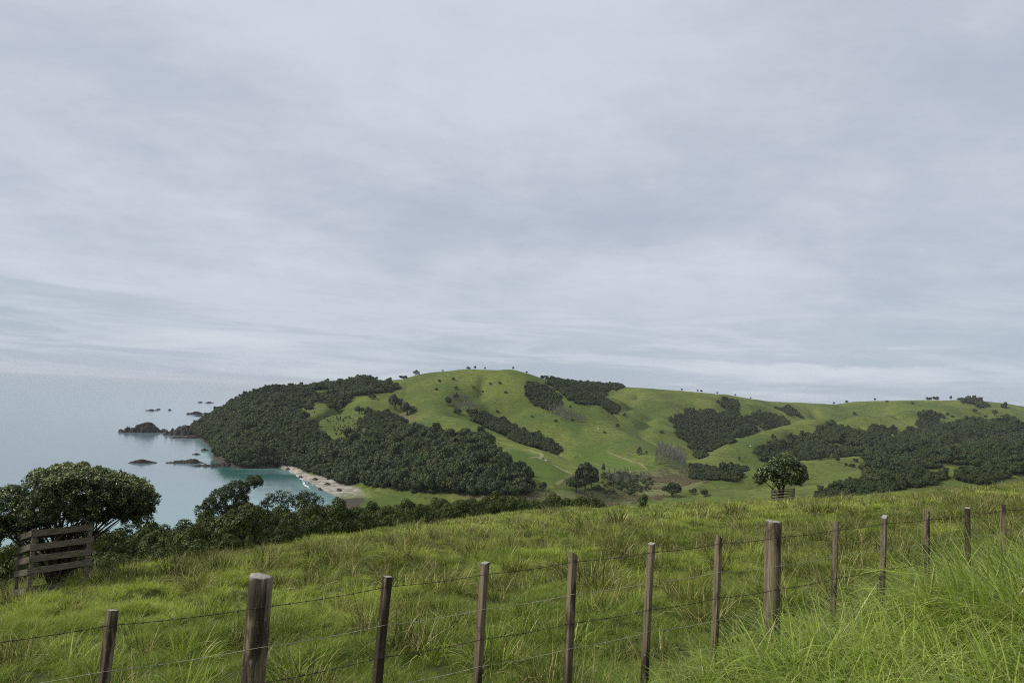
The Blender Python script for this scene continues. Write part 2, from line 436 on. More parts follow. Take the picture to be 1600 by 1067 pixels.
class MB:
    """collects quads/tris for one mesh"""
    def __init__(s): s.v = []; s.f = []
    def tube(s, pts, rad, n=8, cap=True):
        base = len(s.v); pts = [Vector(p) for p in pts]
        for i, p in enumerate(pts):
            d = (pts[min(i + 1, len(pts) - 1)] - pts[max(i - 1, 0)]).normalized()
            a = d.orthogonal().normalized() if i == 0 else (pa - d * pa.dot(d)).normalized()
            pa = a; b = d.cross(a)
            for k in range(n):
                t = 2 * math.pi * k / n; s.v.append(p + (a * math.cos(t) + b * math.sin(t)) * rad[i])
        for i in range(len(pts) - 1):
            for k in range(n):
                s.f.append((base + i * n + k, base + i * n + (k + 1) % n, base + (i + 1) * n + (k + 1) % n, base + (i + 1) * n + k))
        if cap:
            s.f.append(tuple(base + k for k in range(n))[::-1]); s.f.append(tuple(base + (len(pts) - 1) * n + k for k in range(n)))
    def box(s, c, ax, ay, az):
        """c centre, ax ay az half-axis vectors"""
        base = len(s.v); c, ax, ay, az = map(Vector, (c, ax, ay, az))
        for i in (-1, 1):
            for j in (-1, 1):
                for k in (-1, 1): s.v.append(c + ax * i + ay * j + az * k)
        for f in ((0, 1, 3, 2), (4, 6, 7, 5), (0, 4, 5, 1), (2, 3, 7, 6), (0, 2, 6, 4), (1, 5, 7, 3)): s.f.append(tuple(base + q for q in f))
    def mesh(s, name, mat=None, smooth_=False):
        me = bpy.data.meshes.new(name); me.from_pydata([tuple(v) for v in s.v], [], s.f)
        if smooth_: me.polygons.foreach_set('use_smooth', np.ones(len(me.polygons), bool))
        if mat: me.materials.append(mat)
        me.update(); return me

# ------------------------------------------------------------------ ground sheet
WPX = GPX + 15 * fbm(GX / 24, GY / 24, 101, 4, .6); WPY = GPY + 9 * fbm(GX / 24, GY / 24, 131, 4, .6)
def poly_mask(poly, dmin=0, dmax=1e9, warp=True):
    return in_poly(WPX if warp else GPX, WPY if warp else GPY, poly) & INFRONT & (RRg > dmin) & (RRg < dmax)

FORESTS = [
 ('headland', [(292,667),(318,645),(332,634),(370,612),(450,598),(550,594),(600,603),(630,612),(600,617),(552,624),(530,643),(500,630),(462,640),(470,658),(495,676),(512,694),(503,702),(500,738),(470,727),(440,730),(400,728),(358,726),(338,708),(312,680)], 450, 1000,
  'dark evergreen forest covering the rocky headland above the sea'),
 ('beachside', [(502,702),(525,697),(560,700),(588,684),(612,676),(660,684),(750,695),(780,710),(796,730),(834,758),(830,773),(790,770),(720,776),(640,770),(580,764),(556,750),(520,752),(503,732)], 360, 700,
  'dense dark forest on the slope behind the beach'),
 ('clump', [(575,650),(600,646),(626,655),(622,672),(590,674),(565,668)], 450, 900, 'narrow dark strip of trees above the beachside forest'),
 ('gully', [(722,646),(752,648),(790,666),(830,684),(874,698),(862,706),(820,696),(780,678),(742,656)], 450, 900, 'dark line of trees down the gully of the main hill'),
 ('hillpatch', [(820,609),(838,605),(868,619),(882,634),(860,639),(832,626)], 600, 1100, 'dark oblong wood high on the right shoulder of the main hill'),
 ('saddle', [(845,600),(880,592),(950,597),(996,601),(950,610),(933,622),(927,632),(893,622),(862,607)], 700, 1400, 'dark wood filling the saddle on the skyline behind the main hill'),
 ('hollow', [(927,626),(945,626),(968,640),(958,648),(935,636)], 700, 1300, 'small dark wood just under the saddle wood'),
 ('valleywood', [(1050,655),(1075,645),(1092,639),(1110,639),(1130,652),(1160,655),(1200,645),(1262,639),(1255,652),(1180,674),(1140,690),(1092,716),(1075,697),(1060,678)], 640, 1300, 'dark wood in the middle valley beyond the bright green spur'),
 ('upperpatch', [(1128,629),(1150,627),(1158,641),(1138,644)], 700, 1400, 'small dark wood below the skyline above the middle valley'),
 ('rightwood', [(1178,702),(1215,698),(1235,690),(1262,678),(1300,666),(1345,678),(1392,684),(1430,668),(1446,645),(1470,641),(1502,656),(1545,660),(1600,652),(1640,652),(1640,700),(1530,706),(1640,712),(1640,745),(1545,735),(1500,729),(1440,739),(1400,752),(1345,756),(1350,712),(1260,716),(1190,722)], 420, 1250, 'broad dark forest filling the valley on the right'),
 ('knollwood', [(1500,742),(1545,738),(1570,745),(1540,757),(1500,754)], 230, 520, 'dark scrub beside the bright green knoll at the field edge'),
 ('ridgepatch', [(1350,678),(1372,665),(1392,668),(1396,678),(1370,684)], 600, 1250, 'dark wood patch alone on the right hillside'),
 ('hedgeline', [(1508,626),(1545,621),(1640,622),(1640,636),(1560,634),(1510,631)], 900, 1600, 'long dark shelter belt along the skyline at the right edge'),
 ('floorwood', [(1082,733),(1120,735),(1160,735),(1158,744),(1110,750),(1082,747)], 350, 800, 'low dark wood at the foot of the bright green spur'),
 ('slopefoot', [(1272,772),(1300,766),(1345,756),(1400,752),(1440,745),(1500,745),(1440,762),(1340,775),(1275,782)], 120, 520, 'dark scrub strip just beyond the field to the right of the caged tree'),
]
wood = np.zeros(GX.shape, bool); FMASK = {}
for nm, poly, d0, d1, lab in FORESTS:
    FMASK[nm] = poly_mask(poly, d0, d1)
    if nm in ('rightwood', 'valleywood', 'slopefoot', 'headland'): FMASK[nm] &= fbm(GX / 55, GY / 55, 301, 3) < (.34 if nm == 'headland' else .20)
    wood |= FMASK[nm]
sdc = polyline_sd(GX, GY, COAST)
U = GX / np.maximum(GY, .5)
beyond = GY - field_edge(np.clip(U, -1.2, 1.2))
scrub_zone = (GY > 5) & (beyond > 1.5) & (beyond < 75) & (U < 0.13) & (U > -1.1)
near = (1 - smooth(beyond, -2, 3)) * (np.hypot(GX, GY) < 160)
near = np.where(GY < 5, 1.0, near)
reedpoly = [(835,775),(870,768),(925,762),(960,752),(1000,742),(1040,735),(1085,738),(1110,750),(1080,765),(1040,775),(960,790),(900,800),(800,795),(780,785)]
reedpoly2 = [(1015,738),(1030,728),(1060,728),(1100,745),(1060,750),(1020,748)]
reed = (poly_mask(reedpoly, 250, 700) | poly_mask(reedpoly2, 250, 800)).astype(float)
mown = (poly_mask([(785,712),(800,698),(845,713),(890,740),(868,757),(835,748),(800,728)], 300, 700, False) | poly_mask([(905,712),(935,698),(1008,735),(975,738),(930,728)], 300, 700, False)).astype(float)
earth = (poly_mask([(600,668),(622,640),(655,645),(640,655),(615,672)], 450, 900)).astype(float) * .7
earth = np.maximum(earth, poly_mask([(760,762),(830,765),(850,778),(780,782),(700,782)], 300, 600) * 1.0)
sand = (1 - smooth(GZ, 2.2, 3.2)) * (GZ > -4) * smooth(sdc, -14, -4) * (1 - smooth(sdc, 15, 21)) * (RRg > 250) * (GY < 530) * smooth(GX, -172, -158) * smooth(GY, 392, 425)
rock = (1 - smooth(GZ, 2.5, 6.0)) * (1 - (sand > .1)) * (RRg > 250) * (sdc < 12)
nT, nR = len(TH), len(RR)
idx = np.arange(nT * nR).reshape(nT, nR)
i2 = np.roll(idx, -1, axis=0)
F = np.stack([idx[:, :-1], idx[:, 1:], i2[:, 1:], i2[:, :-1]], -1).reshape(-1, 4)[:, ::-1]
flt = lambda a: ('FLOAT', np.asarray(a, np.float32).ravel())
me = np_mesh('ground', np.stack([GX, GY, GZ], -1).reshape(-1, 3), F, M['terrain'], dict(
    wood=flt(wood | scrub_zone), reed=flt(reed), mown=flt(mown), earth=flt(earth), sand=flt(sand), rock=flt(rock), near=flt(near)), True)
tag(link('ground', me), 'green rolling hill country with a grassy field in front', kind='structure')

# ------------------------------------------------------------------ sea
rs = np.concatenate([[1.0], np.geomspace(60, 1500, 150), np.geomspace(1600, 32000, 26)])
ths = np.concatenate([np.radians(np.linspace(-180, -46, 24)), np.radians(np.linspace(-45, 10, 160)), np.radians(np.linspace(12, 180, 24))[:-1]])
A, B = np.meshgrid(ths, rs, indexing='ij'); SX, SY = np.sin(A) * B, np.cos(A) * B
hz = height(SX, SY)
shal = smooth(hz, -9.5, -1.0) * (B < 1600)
px_, py_, dd = project(SX, SY, np.zeros_like(SX))
shal = np.maximum(shal, .45 * smooth(B, 900, 260) if False else .45 * (1 - smooth(B, 260, 620)))
weed = smooth(px_, 300, 345) * (1 - smooth(py_, 744, 756)) * (py_ > 715) * (B < 800)
ii = np.arange(SX.size).reshape(SX.shape); jj = np.roll(ii, -1, 0)
F = np.stack([ii[:, :-1], ii[:, 1:], jj[:, 1:], jj[:, :-1]], -1).reshape(-1, 4)[:, ::-1]
me = np_mesh('sea', np.stack([SX, SY, np.zeros_like(SX)], -1).reshape(-1, 3), F, M['sea'], dict(shallow=flt(shal), weed=flt(weed)), True)
tag(link('sea', me), 'calm pale teal sea reaching to a hazy horizon', kind='structure')
# ------------------------------------------------------------------ foliage templates
def rand_dirs(n, zmin=-1.0):
    z = rng.uniform(zmin, 1, n); a = rng.uniform(0, 2 * np.pi, n); r = np.sqrt(np.maximum(1 - z * z, 0))
    return np.stack([r * np.cos(a), r * np.sin(a), z], 1)

def unit(v): return v / np.maximum(np.linalg.norm(v, axis=1, keepdims=True), 1e-9)

def leaves(C, N, length, width, shade=None, tip=None):
    """rhombic leaves at C facing N -> V, F, attrs"""
    n = len(C); N = unit(N)
    T = unit(np.cross(N, rand_dirs(n))); Bv = np.cross(N, T)
    length = np.broadcast_to(length, n)[:, None]; width = np.broadcast_to(width, n)[:, None]
    fold = N * (width * .25)
    V = np.stack([C - T * length / 2, C - Bv * width / 2 + fold, C + T * length / 2, C + Bv * width / 2 + fold], 1).reshape(-1, 3)
    F = np.arange(4 * n).reshape(n, 4)
    sh = rng.uniform(0, 1, n) if shade is None else shade
    tp = np.zeros(n) if tip is None else tip
    return V, F, np.repeat(sh, 4), np.repeat(tp, 4)

def dome_crown(nl, nleaf, leaf, hz=.8, zmin=-.1, lob=(.30, .50), up=.35, flat=1.0, base=.12, tipp=.3):
    """a crown of radius about 1 made of lobes, leaves on their shells"""
    d = rand_dirs(nl, zmin); rad = rng.uniform(.45, .78, nl)[:, None]
    C = d * rad; C[:, 2] = (C[:, 2] * hz * flat) + hz * .55 + base
    C = np.vstack([C, [[0, 0, hz * .6 + base]]]); lr = np.append(rng.uniform(*lob, nl), .55)
    k = rng.integers(0, len(C), nleaf * 2)
    dd = unit(rand_dirs(len(k)) + np.array([0, 0, up]))
    P = C[k] + dd * (lr[k] * rng.uniform(.72, 1.06, len(k)))[:, None] * np.array([1, 1, .85])
    keep = np.ones(len(k), bool)
    for j in range(len(C)):
        dist = np.linalg.norm((P - C[j]) / np.array([1, 1, .85]), axis=1)
        keep &= ~((dist < lr[j] * .70) & (k != j))
    keep &= P[:, 2] > .02
    P, dd, k = P[keep][:nleaf], dd[keep][:nleaf], k[keep][:nleaf]
    lobe_sh = rng.uniform(0, 1, len(C))
    sh = np.clip(lobe_sh[k] * .6 + rng.uniform(0, .5, len(k)), 0, 1)
    tp = (rng.uniform(0, 1, len(k)) < tipp) * rng.uniform(.2, .9, len(k))
    return leaves(P, dd + rand_dirs(len(P)) * .40, leaf * rng.uniform(.7, 1.3, len(P)), leaf * .75, sh, tp)

def bare_template(n=30):
    """upright leafless tree of height about 1"""
    V = []; F = []
    def blade(a, b, w):
        a, b = np.array(a), np.array(b); s = np.array([w, 0, 0]); q = np.array([0, w, 0])
        for o in (s, q):
            i = len(V); V.extend([a - o, a + o, b + o * .4, b - o * .4]); F.append((i, i + 1, i + 2, i + 3))
    blade((0, 0, 0), (0, 0, .8), .018)
    for i in range(n):
        h = rng.uniform(.1, .75); a = rng.uniform(0, 6.28); l = rng.uniform(.15, .42) * (1.05 - h)+.08
        p = np.array([0, 0, h]); e = p + l * np.array([math.cos(a) * .55, math.sin(a) * .55, 1.0]); blade(p, e, .009)
        for j in range(4):
            t = rng.uniform(.3, 1); p2 = p + (e - p) * t; a2 = rng.uniform(0, 6.28)
            blade(p2, p2 + rng.uniform(.06, .16) * np.array([math.cos(a2) * .7, math.sin(a2) * .7, .9]), .006)
    V = np.array(V); sh = rng.uniform(0, 1, len(V)); return V, np.array(F), sh, np.zeros(len(V))

def blades(n, rad, L, width, lean, curl, nseg, wind=(0, 0), dry=.1, rpow=.5):
    """a tuft of curved grass blades"""
    r = rad * rng.uniform(0, 1, n) ** rpow; a = rng.uniform(0, 2 * np.pi, n)
    P = np.stack([r * np.cos(a), r * np.sin(a), np.full(n, -.03)], 1)
    az = a + rng.normal(0, .9, n); hd = np.stack([np.cos(az), np.sin(az)], 1)
    hd = hd + np.array(wind); hd /= np.maximum(np.linalg.norm(hd, axis=1, keepdims=True), 1e-6)
    ln = rng.uniform(*L, n); phi = np.abs(rng.normal(lean, lean * .5, n)); kap = np.abs(rng.normal(curl, curl * .5, n))
    w0 = width * rng.uniform(.6, 1.3, n); side = np.stack([-hd[:, 1], hd[:, 0], np.zeros(n)], 1)
    tw = rng.uniform(-.8, .8, n); side = side * np.cos(tw)[:, None] + np.array([0, 0, 1]) * (np.sin(tw) * .3)[:, None] + np.stack([hd[:, 0], hd[:, 1], np.zeros(n)], 1) * (np.sin(tw) * .8)[:, None]
    rows = []
    cur = P.copy()
    for i in range(nseg + 1):
        t = i / nseg; wv = (w0 * (1 - t ** 1.7 * .93) / 2)[:, None]
        rows.append(np.stack([cur - side * wv, cur + side * wv], 1))
        ang = phi + kap * (t + .5 / nseg)
        st = (ln / nseg)[:, None]
        cur = cur + st * np.concatenate([hd * np.sin(ang)[:, None], np.cos(ang)[:, None]], 1)
    V = np.stack(rows, 1)                                  # n, nseg+1, 2, 3
    m = 2 * (nseg + 1); base = np.arange(n)[:, None, None] * m
    q = np.array([[2 * i, 2 * i + 1, 2 * i + 3, 2 * i + 2] for i in range(nseg)])
    F = (base + q[None]).reshape(-1, 4)
    sh = np.repeat(rng.uniform(0, 1, n), m)
    tt_ = np.repeat(np.arange(nseg + 1) / nseg, 2)[None, :]
    dr = ((rng.uniform(0, 1, n) < dry) * rng.uniform(.4, 1, n))[:, None]; ed = ((rng.uniform(0, 1, n) < .28) * rng.uniform(.2, .8, n))[:, None] * smooth(tt_, .45, 1.0)
    tp = np.maximum(dr + 0 * tt_, ed).ravel()
    return V.reshape(-1, 3), F, sh, tp

def scatter(name, templates, P, rot, scl, tint, mat, label, cat=None):
    """one object that holds its own templates and points; geometry nodes put a template at every point"""
    Vs, Fs, shs, tps, ks = [], [], [], [], []; o = 0
    for k, (V, F, sh, tp) in enumerate(templates):
        Vs.append(V); Fs.append(F + o); shs.append(sh); tps.append(tp); ks.append(np.full(len(V), k)); o += len(V)
    n = len(P); nt = len(templates)
    z0 = np.zeros(o)
    V = np.vstack(Vs + [P]); F = np.vstack(Fs)
    cat_ = lambda a, b: np.concatenate([a, b])
    scl = np.asarray(scl, np.float32)
    if scl.ndim == 1: scl = np.repeat(scl[:, None], 3, 1)
    if rot.ndim == 1: rot = np.stack([np.zeros(n), np.zeros(n), rot], 1)
    me = np_mesh(name, V, F, mat, dict(
        shade=('FLOAT', cat_(np.concatenate(shs), np.zeros(n)).astype(np.float32)), tip=('FLOAT', cat_(np.concatenate(tps), np.zeros(n)).astype(np.float32)),
        kind_index=('INT', cat_(np.concatenate(ks), np.full(n, -1)).astype(np.int32)), pick=('INT', cat_(z0, rng.integers(0, nt, n)).astype(np.int32)),
        tint=('FLOAT', cat_(z0, tint).astype(np.float32)),
        turn=('FLOAT_VECTOR', np.vstack([np.zeros((o, 3)), rot]).astype(np.float32)), size=('FLOAT_VECTOR', np.vstack([np.zeros((o, 3)), scl]).astype(np.float32))))
    ob = link(name, me); tag(ob, label, cat, kind='stuff')
    g = bpy.data.node_groups.new(name + '_scatter', 'GeometryNodeTree')
    g.interface.new_socket('Geometry', in_out='INPUT', socket_type='NodeSocketGeometry'); g.interface.new_socket('Geometry', in_out='OUTPUT', socket_type='NodeSocketGeometry')
    nd, lk = g.nodes, g.links
    gi, go = nd.new('NodeGroupInput'), nd.new('NodeGroupOutput')
    def attr(nm, ty):
        a = nd.new('GeometryNodeInputNamedAttribute'); a.data_type = ty; a.inputs[0].default_value = nm
        return next(s for s in a.outputs if s.enabled and s.name == 'Attribute')
    ki = attr('kind_index', 'INT')
    def sep(k):
        c = nd.new('FunctionNodeCompare'); c.data_type = 'INT'; c.operation = 'EQUAL'
        ins = [s for s in c.inputs if s.enabled and s.type == 'INT']; lk.new(ki, ins[0]); ins[1].default_value = k
        s_ = nd.new('GeometryNodeSeparateGeometry'); s_.domain = 'POINT'; lk.new(gi.outputs[0], s_.inputs[0]); lk.new(c.outputs[0], s_.inputs[1]); return s_.outputs[0]
    g2i = nd.new('GeometryNodeGeometryToInstance')
    for k in range(nt): lk.new(sep(k), g2i.inputs[0])
    iop = nd.new('GeometryNodeInstanceOnPoints')
    lk.new(sep(-1), iop.inputs['Points']); lk.new(g2i.outputs[0], iop.inputs['Instance']); iop.inputs['Pick Instance'].default_value = True
    lk.new(attr('pick', 'INT'), iop.inputs['Instance Index'])
    e2r = nd.new('FunctionNodeEulerToRotation'); lk.new(attr('turn', 'FLOAT_VECTOR'), e2r.inputs[0]); lk.new(e2r.outputs[0], iop.inputs['Rotation'])
    lk.new(attr('size', 'FLOAT_VECTOR'), iop.inputs['Scale']); lk.new(iop.outputs[0], go.inputs[0])
    md = ob.modifiers.new('scatter', 'NODES'); md.node_group = g
    return ob

def thin(X, Y, spacing):
    """keep points no closer than spacing (per-point array or number)"""
    spacing = np.broadcast_to(spacing, X.shape); cell = float(np.max(spacing)); grid = {}; keep = []
    for i in range(len(X)):
        cx, cy = int(X[i] // cell), int(Y[i] // cell); ok = True
        for a in (cx - 1, cx, cx + 1):
            for b in (cy - 1, cy, cy + 1):
                for j in grid.get((a, b), ()):
                    if (X[i] - X[j]) ** 2 + (Y[i] - Y[j]) ** 2 < ((spacing[i] + spacing[j]) / 2) ** 2: ok = False; break
                if not ok: break
            if not ok: break
        if ok: grid.setdefault((cx, cy), []).append(i); keep.append(i)
    return np.array(keep, int)

# ------------------------------------------------------------------ woods on the hills
FT = [dome_crown(rng.integers(12, 20), 1300, .16, hz=h, base=.10, lob=(.18, .44)) for h in (.75, .85, .65, .95, .8, 1.2, .6)]
SOFT_VIS = (ELEV >= RUN_PREV - 9.0 / RRg) & INFRONT
CELL = RRg * RRg
def mask_points(mask, spacing, n_try, big_first=False):
    ij = np.argwhere(mask)
    if len(ij) == 0: return np.zeros(0), np.zeros(0)
    w = CELL[mask]; w = w / w.sum()
    k = rng.choice(len(ij), n_try, p=w); a, b = ij[k, 0], ij[k, 1]
    th = TH[a] + rng.uniform(-.5, .5, n_try) * (TH_V[1] - TH_V[0]); r = RR[b] * np.exp(rng.uniform(-.5, .5, n_try) * .0073)
    X, Y = np.sin(th) * r, np.cos(th) * r
    if big_first:
        lo, hi = spacing; s = np.sort(lo + (hi - lo) * rng.uniform(0, 1, n_try) ** 2.2)[::-1]; k = thin(X, Y, s * .74); return X[k], Y[k], s[k]
    k = thin(X, Y, spacing); return X[k], Y[k]
WOODSIZE = dict(headland=(2.4, 6.0), beachside=(2.8, 7.0), hedgeline=(4, 6), knollwood=(1.6, 2.6), slopefoot=(1.3, 2.6), saddle=(2.2, 3.6), clump=(2.5, 4), gully=(2.0, 3.6), floorwood=(2.0, 3.4), upperpatch=(1.6, 3.2), hollow=(1.6, 3.2), hillpatch=(2.0, 3.8), ridgepatch=(1.8, 3.4), valleywood=(2.0, 4.6))
for nm, poly, d0, d1, lab in FORESTS:
    m = FMASK[nm] & SOFT_VIS & (GZ > 1.5)
    lo, hi = WOODSIZE.get(nm, (2.2, 5.4))
    if m.sum() == 0: print('no points for', nm); continue
    X, Y, s = mask_points(m, (lo * .8, hi * .82), 16000, True)
    Z = height(X, Y) - .15 * s
    scl = np.stack([s, s, s * rng.uniform(.7, 1.45, len(X))], 1)
    tint = np.clip(.5 + 1.1 * fbm(X / 40, Y / 40, 77, 2) + rng.normal(0, .36, len(X)), 0, 1)
    ob = scatter('forest', FT, np.stack([X, Y, Z], 1), rng.uniform(0, 6.28, len(X)), scl, tint, M['forest'], lab, 'forest')
    print('forest', nm, len(X))

# near scrub below the field
ST = [dome_crown(rng.integers(10, 16), 2400, .085, hz=h, lob=(.24, .42), up=.5, base=.05, tipp=.45) for h in (.8, .95, .7, 1.05)]
m = scrub_zone & (ELEV >= RUN_PREV - 5.0 / RRg) & (GZ > 3)
X, Y = mask_points(m, .95, 20000)
edge = Y - field_edge(X / Y)
s = rng.uniform(1.1, 2.0, len(X)) * np.clip(.50 + edge / 14, .5, 1.0) * np.interp(X / Y, [-.8, -.5, -.3, -.1], [.62, .76, .80, .80])
scl = np.stack([s, s, s * rng.uniform(1.0, 1.45, len(X))], 1)
tint = np.clip(.45 + 1.3 * fbm(X / 14, Y / 14, 41, 2) + rng.normal(0, .22, len(X)), 0, 1)
scatter('scrub', ST, np.stack([X, Y, height(X, Y) - .1], 1), rng.uniform(0, 6.28, len(X)), scl, tint, M['scrub'], 'dense olive green scrub falling away below the grassy field', 'scrub')
print('scrub', len(X))

# leafless grey trees
BT = [bare_template() for _ in range(4)]
for poly, d0, d1, sz, sp, lab in [
   ([(1028,722),(1032,704),(1050,700),(1066,708),(1068,728),(1045,732)], 350, 900, (5, 9), 3.0, 'pale grey leafless trees standing on the valley floor'),
   ([(856,641),(882,640),(908,656),(905,664),(880,660)], 500, 1000, (5, 8), 2.4, 'pale grey leafless trees below the oblong wood'),
   ([(702,622),(722,620),(744,640),(738,648),(712,642)], 450, 900, (4, 7), 2.6, 'pale grey leafless trees at the head of the gully'),
   ([(935,742),(1000,738),(1015,752),(960,760)], 300, 700, (3, 6), 4.5, 'pale thin leafless saplings across the valley floor')]:
    X, Y = mask_points(poly_mask(poly, d0, d1) & SOFT_VIS, sp, 1500)
    if len(X) == 0: print('no bare', lab); continue
    s = rng.uniform(*sz, len(X)); scl = np.stack([s * .8, s * .8, s], 1)
    scatter('leafless_trees', BT, np.stack([X, Y, height(X, Y) - .1], 1), rng.uniform(0, 6.28, len(X)), scl, rng.uniform(0, 1, len(X)), M['twig'], lab, 'trees')

# reed beds on the valley floor
RT = [blades(70, .9, (.9, 1.7), .10, .12, .35, 2, dry=.5) for _ in range(3)]
X, Y = mask_points((reed > 0) & SOFT_VIS & ~wood, 1.5, 9000)
k = fbm(X / 16, Y / 16, 61, 3) > -.10; X, Y = X[k], Y[k]
scatter('reeds', RT, np.stack([X, Y, height(X, Y)], 1), rng.uniform(0, 6.28, len(X)), rng.uniform(.5, 1.1, len(X)), np.clip(.55 + 1.2 * fbm(X / 20, Y / 20, 66, 2), 0, 1), M['reed'], 'straw coloured reed bed on the valley floor', 'reeds')
ST2 = [dome_crown(6, 260, .30, hz=.9, base=.05)] 
X, Y = mask_points(poly_mask([(905,748),(960,742),(1020,756),(1010,772),(960,770),(910,766)], 300, 700) & SOFT_VIS, 2.6, 900)
k = rng.uniform(0, 1, len(X)) < .7; X, Y = X[k], Y[k]; s = rng.uniform(1.0, 2.3, len(X))
scatter('wetland_scrub', FT, np.stack([X, Y, height(X, Y)], 1), rng.uniform(0, 6.28, len(X)), s, rng.uniform(.4, 1, len(X)), M['forest'], 'patchy green scrub among the reeds of the valley floor', 'scrub')
X, Y = mask_points(poly_mask([(478,645),(530,650),(560,655),(570,680),(540,688),(505,662)], 450, 900) & SOFT_VIS & ~wood, 3.0, 1200)
k = rng.uniform(0, 1, len(X)) < .5; X, Y = X[k], Y[k]
scatter('saplings', FT, np.stack([X, Y, height(X, Y)], 1), rng.uniform(0, 6.28, len(X)), np.stack([rng.uniform(.4, .9, len(X))] * 2 + [rng.uniform(1, 2.0, len(X))], 1), rng.uniform(0, 1, len(X)), M['forest'], 'rows of young saplings dotted on the grassy headland clearing', 'saplings')
#@@TREES
# ------------------------------------------------------------------ single trees on the hills
CROWNS = {}
TRUNK = None
def tree_kit():
    global TRUNK
    for kind, kw in dict(round=dict(nl=10, nleaf=800, leaf=.20, hz=.85, base=.28), flat=dict(nl=10, nleaf=600, leaf=.20, hz=.42, base=.45, lob=(.25, .4)),
                         cone=dict(nl=9, nleaf=700, leaf=.18, hz=1.0, base=.15), bush=dict(nl=8, nleaf=700, leaf=.20, hz=.7, base=.02)).items():
        for k in range(2):
            V, F, sh, tp = dome_crown(**kw)
            if kind == 'cone': V[:, :2] *= np.clip(1.15 - V[:, 2:] / 2.1, .12, 1); V[:, 2] *= 1.25
            V = V * (1.0 / V[:, 2].max())                      # height 1
            wd = np.percentile(np.hypot(V[:, 0], V[:, 1]), 97); V[:, :2] *= .5 / wd    # width 1
            CROWNS[kind, k] = np_mesh('crown', V, F, M['lonetree'], dict(shade=flt(sh), tip=flt(tp)))
    t = MB(); t.tube([(0, 0, -.15), (.01, 0, .2), (.0, .02, .45), (.03, 0, .7)], [.05, .04, .03, .012], 7)
    t.tube([(.005, .01, .32), (.12, .05, .52), (.2, .06, .7)], [.024, .018, .008], 6); t.tube([(.0, .01, .36), (-.1, -.06, .55), (-.18, -.05, .7)], [.024, .016, .008], 6)
    TRUNK = t.mesh('trunk', M['bark'], True)
tree_kit()

def lone(px, py, wpx, hpx, kind, label, group=None, name='tree', cat='tree'):
    p = skyline_at(px) if py is None else ground_at_pixel(px, py)
    if p is None or p[2] < .5: print('no ground for', label); return
    mpp = np.hypot(p[0], p[1]) / FPX * 1.0
    o = empty(name, p - np.array([0, 0, .1]), random.uniform(0, 6.28))
    f_ = .85 if hpx < 8 else 1.0
    o.scale = (wpx * mpp * f_, wpx * mpp * f_, hpx * mpp * f_)
    tag(o, label, cat, group)
    c = link('crown', CROWNS[kind, random.randint(0, 1)], o)
    if kind != 'bush': link('trunk', TRUNK, o)
    return o

